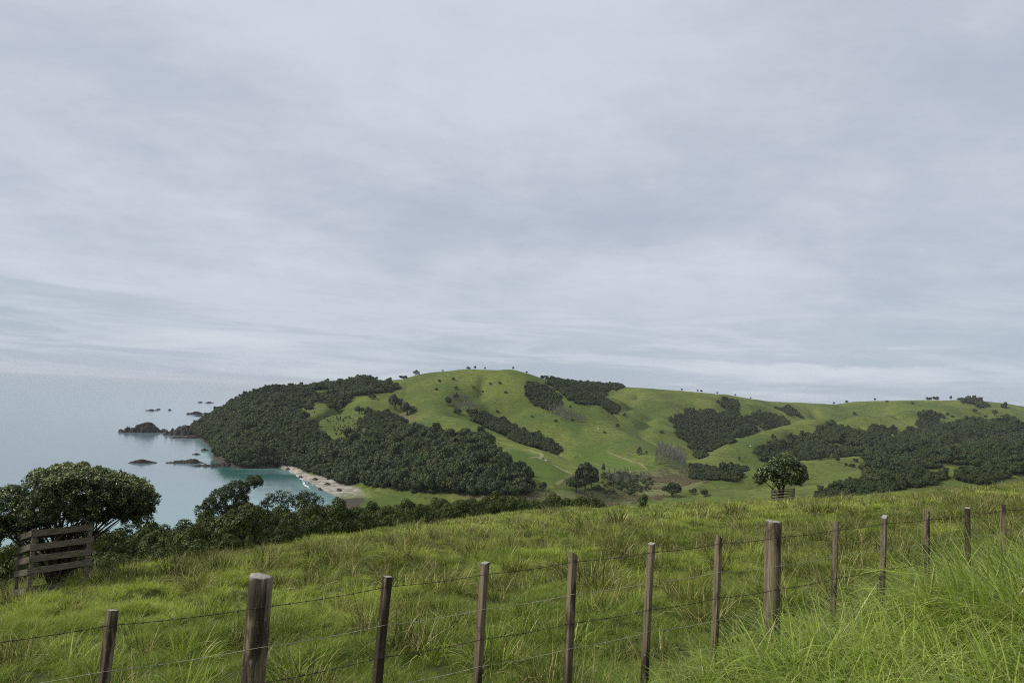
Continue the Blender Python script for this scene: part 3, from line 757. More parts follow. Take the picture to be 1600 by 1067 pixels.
SKY = 'small trees standing out on the skyline'
SLOPE = 'small trees and shrubs dotted over the pasture'
for a in [
 (531, None, 16, 11, 'flat', 'broad flat-topped tree on the headland skyline at the forest edge', SKY),
 (551, None, 13, 9, 'round', 'round dark tree on the skyline just behind the headland forest', SKY),
 (567, None, 20, 9, 'bush', 'wide grey-green bush on the skyline left of the grassy saddle', SKY, 'bush', 'bush'),
 (587, None, 8, 6, 'round', 'small round tree on the skyline left of the flat wide bush', SKY),
 (630, None, 18, 6, 'bush', 'low flat wide bush on the skyline left of the main summit', SKY, 'bush', 'bush'),
 (648, None, 12, 9, 'cone', 'pointed bush on the skyline where the main summit starts to rise', SKY, 'bush', 'bush'),
 (690, None, 4, 4, 'round', 'tiny tree at the left end of the main summit', SKY),
 (730, None, 9, 5, 'bush', 'low wide bush left of the tall tree on the main summit', SKY, 'bush', 'bush'),
 (740, None, 6, 7, 'cone', 'tallest small tree on top of the main summit', SKY),
 (756, None, 4, 5, 'flat', 'tiny tree just right of the tallest one on the main summit', SKY),
 (800, None, 5, 6, 'flat', 'lone tiny tree at the right shoulder of the main summit', SKY),
 (822, None, 5, 4, 'round', 'tiny tree below the right shoulder of the main summit', SKY),
 (848, None, 12, 7, 'bush', 'dark bush on the skyline where the saddle wood begins', SKY, 'bush', 'bush'),
 (1065, None, 5, 4, 'flat', 'first tiny tree on the skyline right of the saddle wood', SKY),
 (1090, None, 4, 5, 'flat', 'left one of the close pair of tiny skyline trees', SKY),
 (1096, None, 5, 5, 'flat', 'right one of the close pair of tiny skyline trees', SKY),
 (1121, None, 4, 4, 'flat', 'tiny tree on the skyline just right of the close pair', SKY),
 (1149, None, 4, 4, 'flat', 'tiny tree on the skyline above the small upper wood', SKY),
 (1173, None, 4, 3, 'round', 'tiny tree where the skyline dips towards the right hills', SKY),
 (1303, None, 5, 4, 'flat', 'tiny tree in the lowest dip of the skyline', SKY),
 (1323, None, 6, 4, 'bush', 'tiny bush beside the lowest dip of the skyline', SKY, 'bush', 'bush'),
 (1367, None, 5, 5, 'flat', 'tiny tree at the left brow of the right hill', SKY),
 (1451, None, 10, 5, 'bush', 'left one of two low dark bushes on the right skyline', SKY, 'bush', 'bush'),
 (1463, None, 10, 6, 'bush', 'right one of two low dark bushes on the right skyline', SKY, 'bush', 'bush'),
 (1486, None, 5, 7, 'flat', 'small umbrella-shaped tree between dark bushes on the right skyline', SKY),
 (1500, None, 10, 4, 'bush', 'low dark bush right of the umbrella-shaped skyline tree', SKY, 'bush', 'bush'),
 (1524, None, 6, 7, 'flat', 'small tree rising out of the shelter belt on the right skyline', SKY),
 # main hill slopes
 (686, 597, 7, 6, 'round', 'small shrub near the top left of the main hill', SLOPE),
 (708, 594, 7, 6, 'round', 'small shrub right below the summit bushes of the main hill', SLOPE),
 (766, 601, 6, 5, 'round', 'left one of two small shrubs under the middle of the summit', SLOPE),
 (781, 600, 7, 5, 'bush', 'right one of two small shrubs under the middle of the summit', SLOPE),
 (712, 608, 7, 6, 'round', 'small dark tree above the leafless trees of the gully head', SLOPE),
 (740, 607, 6, 5, 'round', 'small shrub upper right of the leafless gully trees', SLOPE),
 (754, 613, 5, 4, 'round', 'tiny shrub right of the gully head high on the main hill', SLOPE),
 (682, 609, 7, 4, 'bush', 'low shrub on the left side of the main hill', SLOPE, 'bush', 'bush'),
 (777, 645, 7, 6, 'round', 'lone shrub in the middle of the main hillside above the gully trees', SLOPE),
 (790, 614, 7, 4, 'bush', 'low shrub in the upper right middle of the main hill', SLOPE, 'bush', 'bush'),
 (831, 652, 6, 4, 'round', 'small shrub low on the right part of the main hill', SLOPE),
 (868, 659, 8, 5, 'round', 'small dark shrub left below the leafless hillside trees', SLOPE),
 (894, 658, 6, 6, 'round', 'small dark tree at the lower end of the leafless hillside trees', SLOPE),
 (891, 637, 5, 5, 'round', 'tiny shrub right of the oblong hillside wood', SLOPE),
 (700, 634, 12, 15, 'round', 'dark tree at the left of the leafless gully trees', SLOPE),
 (714, 646, 15, 9, 'bush', 'dark round bush below the leafless gully trees', SLOPE, 'bush', 'bush'),
 (712, 625, 9, 12, 'round', 'tall tree among the leafless gully trees', SLOPE),
 (975, 650, 7, 6, 'round', 'small shrub in the middle of the back hill', SLOPE),
 (965, 669, 8, 8, 'round', 'pale green round tree on the spur right of the main hill', SLOPE),
 (944, 677, 6, 5, 'round', 'small dark shrub on the spur below the pale green tree', SLOPE),
 (1034, 677, 8, 6, 'round', 'dark shrub left of the middle valley wood', SLOPE),
 (940, 623, 8, 6, 'bush', 'dark shrub at the foot of the saddle wood', SLOPE, 'bush', 'bush'),
 (1000, 711, 11, 14, 'cone', 'dark pointed tree on the slope above the grassy mown strip', SLOPE),
 (1010, 709, 5, 6, 'round', 'small shrub right of the dark pointed slope tree', SLOPE),
 (1060, 657, 9, 6, 'round', 'dark shrub above the left end of the middle valley wood', SLOPE),
 # headland clearing
 (617, 640, 24, 25, 'round', 'upper one of two big round dark trees in the headland clearing', 'round trees of the headland clearing'),
 (636, 648, 26, 20, 'round', 'lower right one of two big round dark trees in the headland clearing', 'round trees of the headland clearing'),
 (561, 647, 15, 13, 'round', 'left one of a pair of round trees in the headland clearing', 'round trees of the headland clearing'),
 (576, 649, 12, 14, 'round', 'right one of a pair of round trees in the headland clearing', 'round trees of the headland clearing'),
 (569, 655, 6, 6, 'round', 'tiny shrub under the pair of round trees in the clearing', SLOPE),
 (551, 686, 30, 19, 'bush', 'wide dark tree at the lower end of the headland clearing', 'round trees of the headland clearing'),
 (742, 690, 15, 14, 'round', 'left one of two trees above the top edge of the beachside forest', SLOPE),
 (759, 694, 13, 13, 'round', 'right one of two trees above the top edge of the beachside forest', SLOPE),
 (730, 686, 8, 8, 'round', 'small tree left of the two at the top of the beachside forest', SLOPE),
 # valley floor
 (900, 769, 30, 26, 'round', 'lower left one of the dark tall tree group on the valley floor', 'dark trees on the valley floor'),
 (914, 768, 34, 46, 'round', 'tallest tree of the dark group on the valley floor', 'dark trees on the valley floor'),
 (924, 765, 26, 36, 'round', 'right one of the dark tall tree group on the valley floor', 'dark trees on the valley floor'),
 (848, 767, 13, 15, 'round', 'small dark tree right of the beachside forest', 'dark trees on the valley floor'),
 (942, 738, 8, 15, 'cone', 'slim pointed tree beside the mown strip on the valley floor', 'dark trees on the valley floor'),
 (1050, 777, 30, 24, 'round', 'round dark tree just above the field edge in the middle', 'dark trees on the valley floor'),
 (1083, 772, 12, 10, 'round', 'small shrub right of the round dark tree at the field edge', SLOPE),
 (1100, 776, 15, 12, 'round', 'second shrub right of the round dark tree at the field edge', SLOPE),
 (1135, 742, 24, 21, 'bush', 'domed dark tree over the low wood at the foot of the spur', 'dark trees on the valley floor'),
 # right hills
 (1208, 686, 8, 8, 'round', 'lone round tree on the bright green spur', SLOPE),
 (1155, 719, 6, 7, 'round', 'small dark tree on the lower left of the bright green spur', SLOPE),
 (1309, 722, 7, 8, 'round', 'dark tree on the slope right of the caged tree', SLOPE),
 (1322, 727, 7, 5, 'bush', 'left one of three shrubs on the slope right of the caged tree', SLOPE, 'bush', 'bush'),
 (1331, 729, 11, 6, 'bush', 'lower one of three shrubs on the slope right of the caged tree', SLOPE, 'bush', 'bush'),
 (1337, 721, 9, 6, 'bush', 'upper one of three shrubs on the slope right of the caged tree', SLOPE, 'bush', 'bush'),
 (1335, 649, 7, 6, 'round', 'small round shrub high on the right hillside', SLOPE),
 (1304, 672, 12, 12, 'round', 'tree standing out at the top left of the right forest', SLOPE),
 (1400, 672, 7, 6, 'round', 'small tree right of the lone hillside wood', SLOPE),
 (1523, 644, 8, 6, 'round', 'round shrub under the right skyline bushes', SLOPE),
 (1554, 649, 7, 8, 'round', 'small tree at the upper right of the right forest', SLOPE),
 (1521, 663, 9, 12, 'cone', 'pointed tree at the top edge of the right forest', SLOPE),
 (1540, 652, 6, 4, 'bush', 'low shrub between the pointed tree and the right skyline', SLOPE, 'bush', 'bush'),
 (1481, 648, 5, 4, 'bush', 'upper one of two tiny shrubs beside the top of the right forest', SLOPE, 'bush', 'bush'),
 (1488, 652, 6, 4, 'bush', 'lower one of two tiny shrubs beside the top of the right forest', SLOPE, 'bush', 'bush'),
 (1386, 628, 5, 3, 'bush', 'tiny shrub near the brow of the right hill', SLOPE, 'bush', 'bush'),
 (1425, 631, 6, 4, 'round', 'small shrub in the middle of the brow of the right hill', SLOPE),
]: lone(*a)

# ------------------------------------------------------------------ sheep
def sheep(px, py, label):
    p = ground_at_pixel(px, py)
    if p is None: return
    b = MB()
    b.tube([(-.55, 0, .62), (-.45, 0, .68), (-.1, 0, .66), (.3, 0, .7), (.5, 0, .78), (.62, 0, .92), (.75, 0, .98), (.88, 0, .88)], [.12, .27, .34, .32, .24, .14, .12, .06], 10)
    for x in (-.35, .28):
        for y in (-.14, .14): b.tube([(x, y, .55), (x + .03, y, .28), (x, y, -.02)], [.09, .05, .04], 6)
    o = link('sheep', b.mesh('sheep', M['wool'], True)); o.location = p; o.scale = (1.25,) * 3; o.rotation_euler = (0, 0, random.uniform(0, 6.28))
    tag(o, label, 'sheep', 'white sheep grazing on the far slopes')
M['wool'] = mat_simple('wool', (.55, .53, .47), (.66, .64, .58), 6)
sheep(853, 721, 'white sheep beside the zigzag track on the mown paddock')
sheep(935, 671, 'white sheep high on the spur right of the main hill')
sheep(1173, 698, 'white sheep on the bright green spur')
sheep(1349, 713, 'white sheep on the ridge at the edge of the right forest')
sheep(986, 739, 'white sheep at the lower corner of the mown strip')

# ------------------------------------------------------------------ tracks draped on the hills
def track(pts, width, mat, label, lift=.12):
    P = [ground_at_pixel(*q) for q in pts]; P = [p for p in P if p is not None]
    xy = []
    for a, b in zip(P[:-1], P[1:]):
        n = max(2, int(np.hypot(*(b - a)[:2]) / 2.5))
        xy += [a[:2] + (b - a)[:2] * i / n for i in range(n)]
    xy.append(P[-1][:2]); xy = np.array(xy)
    for _ in range(3): xy[1:-1] = (xy[:-2] + 2 * xy[1:-1] + xy[2:]) / 4
    d = np.gradient(xy, axis=0); d /= np.linalg.norm(d, axis=1, keepdims=True) + 1e-9
    nrm = np.stack([-d[:, 1], d[:, 0]], 1); w = width * np.clip(.62 + 1.3 * fbm(np.arange(len(xy)) / 6.0, np.zeros(len(xy)), 7, 3), .12, 1.3)[:, None]
    rows = [xy + nrm * w * t for t in (-.5, 0, .5)]
    V = np.stack([np.column_stack([r, height(r[:, 0], r[:, 1]) + lift * (1 if i == 1 else .6)]) for i, r in enumerate(rows)], 1).reshape(-1, 3)
    F = [(3 * i + j, 3 * i + j + 1, 3 * i + j + 4, 3 * i + j + 3) for i in range(len(xy) - 1) for j in (0, 1)]
    tag(link('path', np_mesh('path', V, np.array(F), mat, None, True)), label, kind='structure')
track([(797,697),(815,700),(835,706),(848,710),(840,716),(862,725),(893,740)], 2.9, M['track'], 'pale zigzag farm track beside the mown paddock')
track([(893,740),(884,748),(870,757)], 2.6, M['clay'], 'clay track at the lower corner of the mown paddock')
track([(905,711),(920,704),(935,697)], 2.0, M['track'], 'pale farm track at the upper left of the mown strip')
track([(935,697),(975,716),(1012,735)], 1.3, M['clay'], 'faint edge path down the right of the mown strip')
track([(905,711),(935,726),(965,737),(1012,735)], 1.2, M['clay'], 'faint edge path along the bottom of the mown strip')
track([(648,646),(632,655),(620,668)], 2.5, M['clay'], 'brown clay track beside the big round trees')
track([(800,727),(820,721),(838,714)], 2.0, M['track'], 'pale grass track across the mown paddock')

# ------------------------------------------------------------------ rocks in the sea
def sea_rock(px0, px1, py, hpx, label, seed, depth=.5, peak=.5):
    a, b = sea_hit(px0, py), sea_hit(px1, py); c = ((a[0] + b[0]) / 2, (a[1] + b[1]) / 2)
    L = math.hypot(a[0] - b[0], a[1] - b[1]); H = .70 * hpx * c[1] / FPX
    nx, ny = 90, 26; x = np.linspace(-1, 1, nx); y = np.linspace(-1, 1, ny); XX, YY = np.meshgrid(x, y, indexing='ij')
    Wd = min(max(L * depth, H * 1.2), 26)
    r = np.hypot(XX + .22 * fbm(YY * 2, XX * 3, seed, 2), YY + .25 * fbm(XX * 4, YY, seed + 9, 2))
    n = fbm(XX * 7 + seed, YY * 3 - seed, seed, 4, .65)
    prof = np.exp(-((XX - (2 * peak - 1)) / .28) ** 2) * .75 + .34
    Z = H * (np.clip(1 - r ** 2.0, -.4, 1) * prof * 1.25 * (1 + 1.0 * n) + .34 * n) - .25 * H * smooth(r, .75, 1.05) - .03 * H
    Z = np.minimum(Z, H * (.55 + .5 * prof))
    V = np.stack([XX * L / 2, YY * Wd / 2, Z], -1).reshape(-1, 3)
    i = np.arange(nx * ny).reshape(nx, ny); F = np.stack([i[:-1, :-1], i[1:, :-1], i[1:, 1:], i[:-1, 1:]], -1).reshape(-1, 4)
    o = link('sea_rock', np_mesh('sea_rock', V, F, M['rock'])); o.location = (c[0], c[1], 0)
    o.rotation_euler = (0, 0, math.atan2(b[1] - a[1], b[0] - a[0])); tag(o, label, 'rock', 'dark rocks along the shore')
sea_rock(176, 268, 675, 20, 'long jagged rock islet with a sharp peak off the headland tip', 3, .35, .6)
sea_rock(246, 326, 679, 19, 'rugged rock joining the jagged islet to the headland', 8, .5, .55)
sea_rock(258, 345, 684, 6, 'flat dark reef below the headland tip', 12, .3)
sea_rock(195, 247, 723, 7, 'flat dark reef alone in the bay behind the big tree', 21, .3)
sea_rock(256, 322, 723, 8, 'dark low reef stretching out from the point', 27, .35, .7)
sea_rock(300, 372, 728, 9, 'dark rock shelf at the foot of the point', 33, .5, .8)
sea_rock(299, 315, 710, 3, 'small flat rock left above the point', 36, .4)
sea_rock(226, 248, 641.5, 3, 'low flat skerry farthest left out at sea', 41, .3)
sea_rock(243, 252, 640, 2.5, 'tiny skerry between two others out at sea', 44, .4)
sea_rock(262, 268, 641, 3, 'tiny pointed skerry farthest right of the outer three', 46, .5)
sea_rock(290, 318, 647, 6, 'dark spiky rock ledge on the far side of the headland', 51, .3, .6)
sea_rock(303, 322, 650, 3, 'thin rock ledge under the spiky one behind the headland', 55, .3)
sea_rock(308, 318, 629, 2.5, 'left one of two faint skerries behind the headland', 58, .3)
sea_rock(320, 334, 629.5, 3, 'right one of two faint skerries behind the headland', 61, .3)
sea_rock(312, 326, 704, 5, 'broken rock at the waterline of the headland', 64, .5)
def beach_rock(px, py, w, h, label, seed):
    p = ground_at_pixel(px, py)
    if p is None: return
    mpp = p[1] / FPX; V = rand_dirs(1)[:0]
    nx, ny = 22, 12; a = np.linspace(0, 2 * np.pi, nx, endpoint=False); t = np.linspace(0, 1, ny)
    AA, T_ = np.meshgrid(a, t, indexing='ij'); rad = np.sin(T_ * np.pi / 2) * (1 + .45 * vnoise(np.cos(AA) * 1.6 + seed, np.sin(AA) * 1.6, seed))
    V = np.stack([np.cos(AA) * rad * w * mpp / 2, np.sin(AA) * rad * w * mpp * .2, (np.cos(T_ * np.pi / 2) * (1 + .8 * vnoise(AA * 1.0, T_ * 4, seed + 3)) - .15) * h * mpp], -1).reshape(-1, 3)
    i = np.arange(nx * ny).reshape(nx, ny); j = np.roll(i, -1, 0); F = np.stack([i[:, :-1], i[:, 1:], j[:, 1:], j[:, :-1]], -1).reshape(-1, 4)
    o = link('beach_rock', np_mesh('beach_rock', V, F, M['rock'])); o.location = p; o.rotation_euler = (0, 0, random.uniform(-1.4, -.8)); tag(o, label, 'rock', 'flat rock ledges on the beach')
for k, (px, py, w, h, lab) in enumerate([(450, 734, 18, 4, 'dark boulder at the far left end of the beach'), (470, 746, 14, 3, 'rock ledge at the waterline near the far end of the beach'),
    (492, 749, 20, 3, 'long dark rock ledge in the upper middle of the beach'), (512, 757, 18, 3, 'dark rock ledge close under the beachside forest'), (500, 765, 14, 3, 'small dark ledge in the middle of the sand'),
    (530, 766, 20, 3, 'long flat ledge toward the right end of the beach'), (482, 757, 10, 2.5, 'small rock in the surf of the beach')]): beach_rock(px, py, w, h, lab, 71 + 5 * k)

# line of surf on the beach
M['foam'] = mat_simple('foam', (.42, .45, .45), (.60, .62, .62), 1.2)
C_ = np.array([sea_hit(*q) for q in [(455,735),(463,739),(471,745),(477,750),(484,757),(495,764)]])
tt = np.linspace(0, len(C_) - 1, 90); cx = np.interp(tt, range(len(C_)), C_[:, 0]); cy = np.interp(tt, range(len(C_)), C_[:, 1])
w = .6 * np.clip(.7 + 2.6 * fbm(tt * 3, tt * 0, 91, 3), .15, 3); off = -3 + 3 * fbm(tt * 1.1, tt * 0 + 4, 95, 3)
gz = np.maximum(height(cx + off, cy), 0) + .1
V = np.stack([np.stack([cx + off - w, cy, gz], 1), np.stack([cx + off + w, cy, gz], 1)], 1).reshape(-1, 3)
F = np.array([(2 * i, 2 * i + 1, 2 * i + 3, 2 * i + 2) for i in range(89)])
tag(link('surf', np_mesh('surf', V, F, M['foam'])), 'thin white line of surf breaking on the beach', kind='structure')

# ------------------------------------------------------------------ near trees built from lobes
def lobe_tree(name, label, base, scale_px, lobes, depth, tuft_n, tuft_r, leaf, leaves_per, stems, mat, cat='tree', tipp=.4, group=None, seed=1, sq=.8, stem_r=.07, front=None, hole_t=-.27):
    """lobes: (photo x, photo y, radius px) around the base pixel; depth: (half depth m); lobes repeat through the depth of the crown"""
    g = np.random.default_rng(seed)
    (bx, by, bp) = base; s = scale_px
    root = empty(name, bp); tag(root, label, cat, group)
    # the photo is taken with the camera rolled: turn the offsets level
    cr, sr = math.cos(ROLL), math.sin(ROLL)
    view = np.array([bp[0], bp[1]]); view = view / np.linalg.norm(view); right = np.array([view[1], -view[0]])
    L = []
    xs = np.array([l[0] for l in lobes], float); cx = xs.mean(); hw = (xs.max() - xs.min()) / 2 + 1e-6
    for (x, y, r) in lobes:
        dx, dz = (x - bx) * s, (by - y) * s
        dx, dz = dx * cr - dz * sr, dz * cr + dx * sr
        dmax = depth * math.sqrt(max(.08, 1 - ((x - cx) / hw * .85) ** 2))
        for yd in np.arange(-dmax, dmax + .01, max(r * s * 1.05, .15)):
            if front and y > front[0] and yd < front[1]: continue
            f = 1 - .35 * (yd / (depth + 1e-6)) ** 2
            yj = yd + g.normal(0, .12 * r * s)
            L.append((dx * (.85 + .15 * f) + g.normal(0, .15 * r * s), yj, dz - .28 * abs(yd) / max(depth, .1) * r * s + g.normal(0, .12 * r * s), r * s * g.uniform(.8, 1.08) * (.75 + .25 * f)))
    L = np.array(L)
    tri = []
    n = len(L)
    # tufts on each lobe's shell
    k = g.integers(0, n, tuft_n * n)
    u = g.normal(size=(len(k), 3)); u[:, 2] += .45; u /= np.linalg.norm(u, axis=1, keepdims=True)
    T = L[k, :3] + u * (L[k, 3] * g.uniform(.72, 1.03, len(k)))[:, None] * np.array([1, 1, sq])
    keep = np.ones(len(k), bool)
    for j in range(n):
        dist = np.linalg.norm((T - L[j, :3]) / np.array([1, 1, sq]), axis=1); keep &= ~((dist < L[j, 3] * .72) & (k != j))
    hole = vnoise(T[:, 0] / (tuft_r * 3.2) + T[:, 1] * .7 / tuft_r / 3, T[:, 2] / (tuft_r * 2.6) + T[:, 1] * .3 / tuft_r, seed) + g.normal(0, .12, len(T)); keep &= hole > hole_t
    T, u, k = T[keep], u[keep], k[keep]
    m = len(T); tsh = np.clip(g.uniform(0, 1, n)[k] * .5 + g.uniform(0, .5, m), 0, 1)
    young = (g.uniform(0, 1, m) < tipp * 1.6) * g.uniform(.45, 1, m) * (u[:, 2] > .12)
    kk = np.repeat(np.arange(m), leaves_per)
    d = g.normal(size=(len(kk), 3)); d += u[kk] * .9 + np.array([0, 0, .5]); d /= np.linalg.norm(d, axis=1, keepdims=True)
    q = g.uniform(.35, 1.0, len(kk))
    P = T[kk] + d * (tuft_r * q)[:, None]
    nrm = d + g.normal(0, .55, (len(kk), 3)) + np.array([0, 0, .25])
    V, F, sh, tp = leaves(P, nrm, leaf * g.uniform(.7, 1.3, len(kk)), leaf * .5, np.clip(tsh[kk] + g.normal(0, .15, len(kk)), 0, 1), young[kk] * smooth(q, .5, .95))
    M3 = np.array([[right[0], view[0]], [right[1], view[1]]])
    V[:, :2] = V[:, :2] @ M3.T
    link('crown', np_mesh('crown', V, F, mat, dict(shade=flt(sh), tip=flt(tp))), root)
    # stems and limbs
    t = MB(); w3 = lambda a: Vector((right[0] * a[0] + view[0] * a[1], right[1] * a[0] + view[1] * a[1], a[2]))
    order = g.permutation(n)[:stems]
    top = L[:, 2].max()
    for i, j in enumerate(order):
        e = L[j, :3] + np.array([0, 0, .1 * L[j, 3]]); b0 = np.array([g.normal(0, stem_r * .7), g.normal(0, stem_r * .7), -.15])
        m1 = np.array([e[0] * .22 + g.normal(0, .04), e[1] * .22, e[2] * .40]); m2 = np.array([e[0] * .58 + g.normal(0, .06), e[1] * .58, e[2] * .72])
        pts = [b0, m1 * .5 + b0 * .5 + g.normal(0, .02, 3), m1, m2, e]; r0 = stem_r * g.uniform(.6, 1)
        t.tube([w3(p) for p in pts], [r0, r0 * .85, r0 * .68, r0 * .4, r0 * .12], 7)
        for _ in range(3):
            f = g.uniform(.3, .9); p0 = m1 + (m2 - m1) * f; j2 = g.integers(0, n); e2 = p0 + (L[j2, :3] - p0) * g.uniform(.25, .5) + np.array([0, 0, .1])
            t.tube([w3(p0), w3((p0 + e2) / 2 + g.normal(0, .04, 3)), w3(e2)], [r0 * .35, r0 * .25, r0 * .08], 5)
    link('trunk', t.mesh('trunk', M['bark'], True), root)
    return root

def guard(name, label, N, f, g, wf, wg, H, boards, bh, th, post, mat, slope, hide_side=False):
    """square slatted cage: N near-left corner on the ground, f and g unit vectors along its two sides"""
    root = empty(name, N); tag(root, label, 'tree guard')
    f = Vector((f[0], f[1], 0)); g = Vector((g[0], g[1], 0)); up = Vector((0, 0, 1))
    sf = lambda a, b: slope[0] * a + slope[1] * b
    C = [(0, 0), (wf, 0), (0, wg), (wf, wg)]
    for (a, b) in C:
        m = MB(); z0 = sf(a, b); lean = Vector((random.uniform(-.02, .02), random.uniform(-.02, .02), 0))
        m.box(f * a + g * b + up * (z0 + H / 2 - .15) , f * post, g * post, up * (H / 2 + .15) + lean); link('post', m.mesh('post', mat), root)
    def boards_on(a0, b0, a1, b1, off):
        for z in boards:
            m = MB(); p = f * a0 + g * b0 + up * (sf(a0, b0) + z + random.uniform(-.012, .012)); q = f * a1 + g * b1 + up * (sf(a1, b1) + z + random.uniform(-.02, .02))
            d = (q - p); dn = d.normalized(); o = Vector((dn.y, -dn.x, 0)).normalized() * off
            m.box((p + q) / 2 + o, d / 2 + dn * (post + random.uniform(.0, .05)), Vector((dn.y, -dn.x, 0)).normalized() * th, up * bh / 2); link('board', m.mesh('board', mat), root)
    e = post + th + .002
    boards_on(0, 0, wf, 0, e); boards_on(0, wg, 0, 0, e); boards_on(wf, 0, wf, wg, e + .001); boards_on(wf, wg, 0, wg, e)
    return root

M['greyboard'] = mat_simple('weathered_board', (.085, .074, .052), (.215, .19, .138), 3.0, .9, (2, 2, 14), .5, .006)
# big tree on the left, inside its cage
YL = 20.5
bl = at(88, 905, YL); bl[2] = ground_z(bl[0], bl[1]); print('left tree base', project(*bl))
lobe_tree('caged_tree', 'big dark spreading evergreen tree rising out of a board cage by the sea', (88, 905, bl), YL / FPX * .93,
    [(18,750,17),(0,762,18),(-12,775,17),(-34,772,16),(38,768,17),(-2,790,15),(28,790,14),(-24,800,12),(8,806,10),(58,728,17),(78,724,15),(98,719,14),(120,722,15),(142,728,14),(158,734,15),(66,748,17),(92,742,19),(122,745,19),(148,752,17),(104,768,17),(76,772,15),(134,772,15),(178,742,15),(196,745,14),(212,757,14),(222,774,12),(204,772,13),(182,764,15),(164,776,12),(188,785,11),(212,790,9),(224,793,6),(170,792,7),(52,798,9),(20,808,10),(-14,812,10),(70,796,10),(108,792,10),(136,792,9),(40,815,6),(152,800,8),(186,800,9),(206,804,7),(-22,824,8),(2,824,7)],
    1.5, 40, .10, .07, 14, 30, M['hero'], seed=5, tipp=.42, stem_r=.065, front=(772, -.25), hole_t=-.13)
fl, gl = np.array([.70, .714]), np.array([-.714, .70])
Nl = at(46, 910, 19.0); Nl[2] = ground_z(Nl[0], Nl[1])
def slope_at(p, f, g, wf, wg):
    z0 = ground_z(p[0], p[1]); return ((ground_z(p[0] + f[0] * wf, p[1] + f[1] * wf) - z0) / wf, (ground_z(p[0] + g[0] * wg, p[1] + g[1] * wg) - z0) / wg)
sl = slope_at(Nl, fl, gl, 1.55, 1.5)
guard('tree_guard', 'weathered grey board cage around the big tree by the sea', Nl, fl, gl, 1.32, 1.3, 1.80, [.22, .72, 1.03, 1.34, 1.68], .16, .016, .045, M['greyboard'], (sl[0] * .45, sl[1]))
# caged tree far across the field
YR = 80.0
br = at(1221, 778, YR); br[2] = ground_z(br[0], br[1]); print('right tree base', project(*br), 'z', br[2])
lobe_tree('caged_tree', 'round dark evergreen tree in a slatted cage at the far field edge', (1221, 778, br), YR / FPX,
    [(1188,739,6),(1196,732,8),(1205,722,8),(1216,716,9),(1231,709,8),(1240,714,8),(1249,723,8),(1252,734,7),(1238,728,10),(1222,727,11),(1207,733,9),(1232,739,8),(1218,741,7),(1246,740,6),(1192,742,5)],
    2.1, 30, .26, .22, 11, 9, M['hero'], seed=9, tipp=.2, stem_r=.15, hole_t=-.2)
Nr = at(1206, 778, 79.0); Nr[2] = ground_z(Nr[0], Nr[1]); vr = Nr[:2] / np.linalg.norm(Nr[:2]); fr = np.array([vr[1], -vr[0]])
guard('tree_guard', 'open slatted cage around the round tree at the far field edge', Nr, fr, vr, 2.25, 2.2, 1.5, [.15, .45, .76, 1.08, 1.4], .11, .02, .07, M['greyboard'], slope_at(Nr, fr, vr, 2.25, 2.2))
# trees along the top of the scrub, against the bay
def scrub_base(px, Y): p = at(px, 800, Y); p[2] = ground_z(p[0], p[1]); return p
b = scrub_base(362, 88); bpx = project(*b)
lobe_tree('windswept_tree', 'dark windswept tree with a spreading arm against the bay', (bpx[0], bpx[1], b), 88 / FPX,
    [(328,788,10),(340,780,12),(352,772,11),(366,766,11),(376,768,9),(388,758,8),(396,757,6),(356,786,13),(372,784,11),(318,797,9),(345,797,12),(338,808,12),(362,802,13),(382,800,11),(324,810,10),(395,806,9)], 2.0, 32, .30, .22, 12, 9, M['lonetree'], seed=12, stem_r=.13, hole_t=-.5)
b = scrub_base(438, 92); bpx = project(*b)
lobe_tree('twiggy_shrub', 'thin leafy shrub with bare twigs sticking up beside the windswept tree', (bpx[0], bpx[1], b), 92 / FPX,
    [(420,783,8),(432,778,8),(444,780,9),(430,788,9),(450,790,7),(412,790,6)], 1.3, 16, .3, .2, 9, 7, M['lonetree'], cat='shrub', seed=14)
t = MB()
for k in range(16):
    a = random.uniform(-.8, .8); h = random.uniform(3.6, 5.6); e = Vector((math.sin(a) * h * .45, random.uniform(-.5, .5), h)); m_ = e * .5 + Vector((random.uniform(-.2, .2), 0, .2))
    t.tube([Vector((0, 0, 0)), m_, e], [.05, .035, .012], 5)
o = link('dead_stem', t.mesh('dead_stem', M['greybark'], True), bpy.data.objects['twiggy_shrub']); o.location = (-.9, 0, 0)
b = scrub_base(480, 95); bpx = project(*b)
lobe_tree('dark_bush', 'low dark bush at the scrub edge in front of the beach', (bpx[0], bpx[1], b), 95 / FPX,
    [(462,783,7),(474,778,8),(486,782,8),(498,787,7),(470,790,8),(488,792,8)], 1.5, 22, .3, .2, 10, 5, M['lonetree'], cat='bush', seed=16)
b = scrub_base(196, 60); bpx = project(*b)
lobe_tree('small_tree', 'tiny open tree poking out of the scrub right of the big tree', (bpx[0], bpx[1], b), 60 / FPX,
    [(196,828,5),(203,822,5),(190,825,4),(208,827,4),(198,836,4)], .5, 14, .16, .12, 8, 4, M['lonetree'], seed=18, stem_r=.05)
b = at(1005, 803, 72); b[2] = ground_z(b[0], b[1]); bpx = project(*b)
M['lightshrub'] = mat_leaf('light_shrub_leaves', (.035, .060, .016), (.070, .105, .028), (.09, .13, .03), inst=False)
lobe_tree('leafy_shrub', 'upright light green leafy shrub standing in the field', (bpx[0], bpx[1], b), 72 / FPX,
    [(bpx[0] - 3, bpx[1] - 6, 7), (bpx[0] + 3, bpx[1] - 7, 6), (bpx[0], bpx[1] - 15, 6), (bpx[0] + 1, bpx[1] - 22, 4)], .4, 30, .2, .14, 9, 4, M['lightshrub'], cat='shrub', seed=19, stem_r=.04)
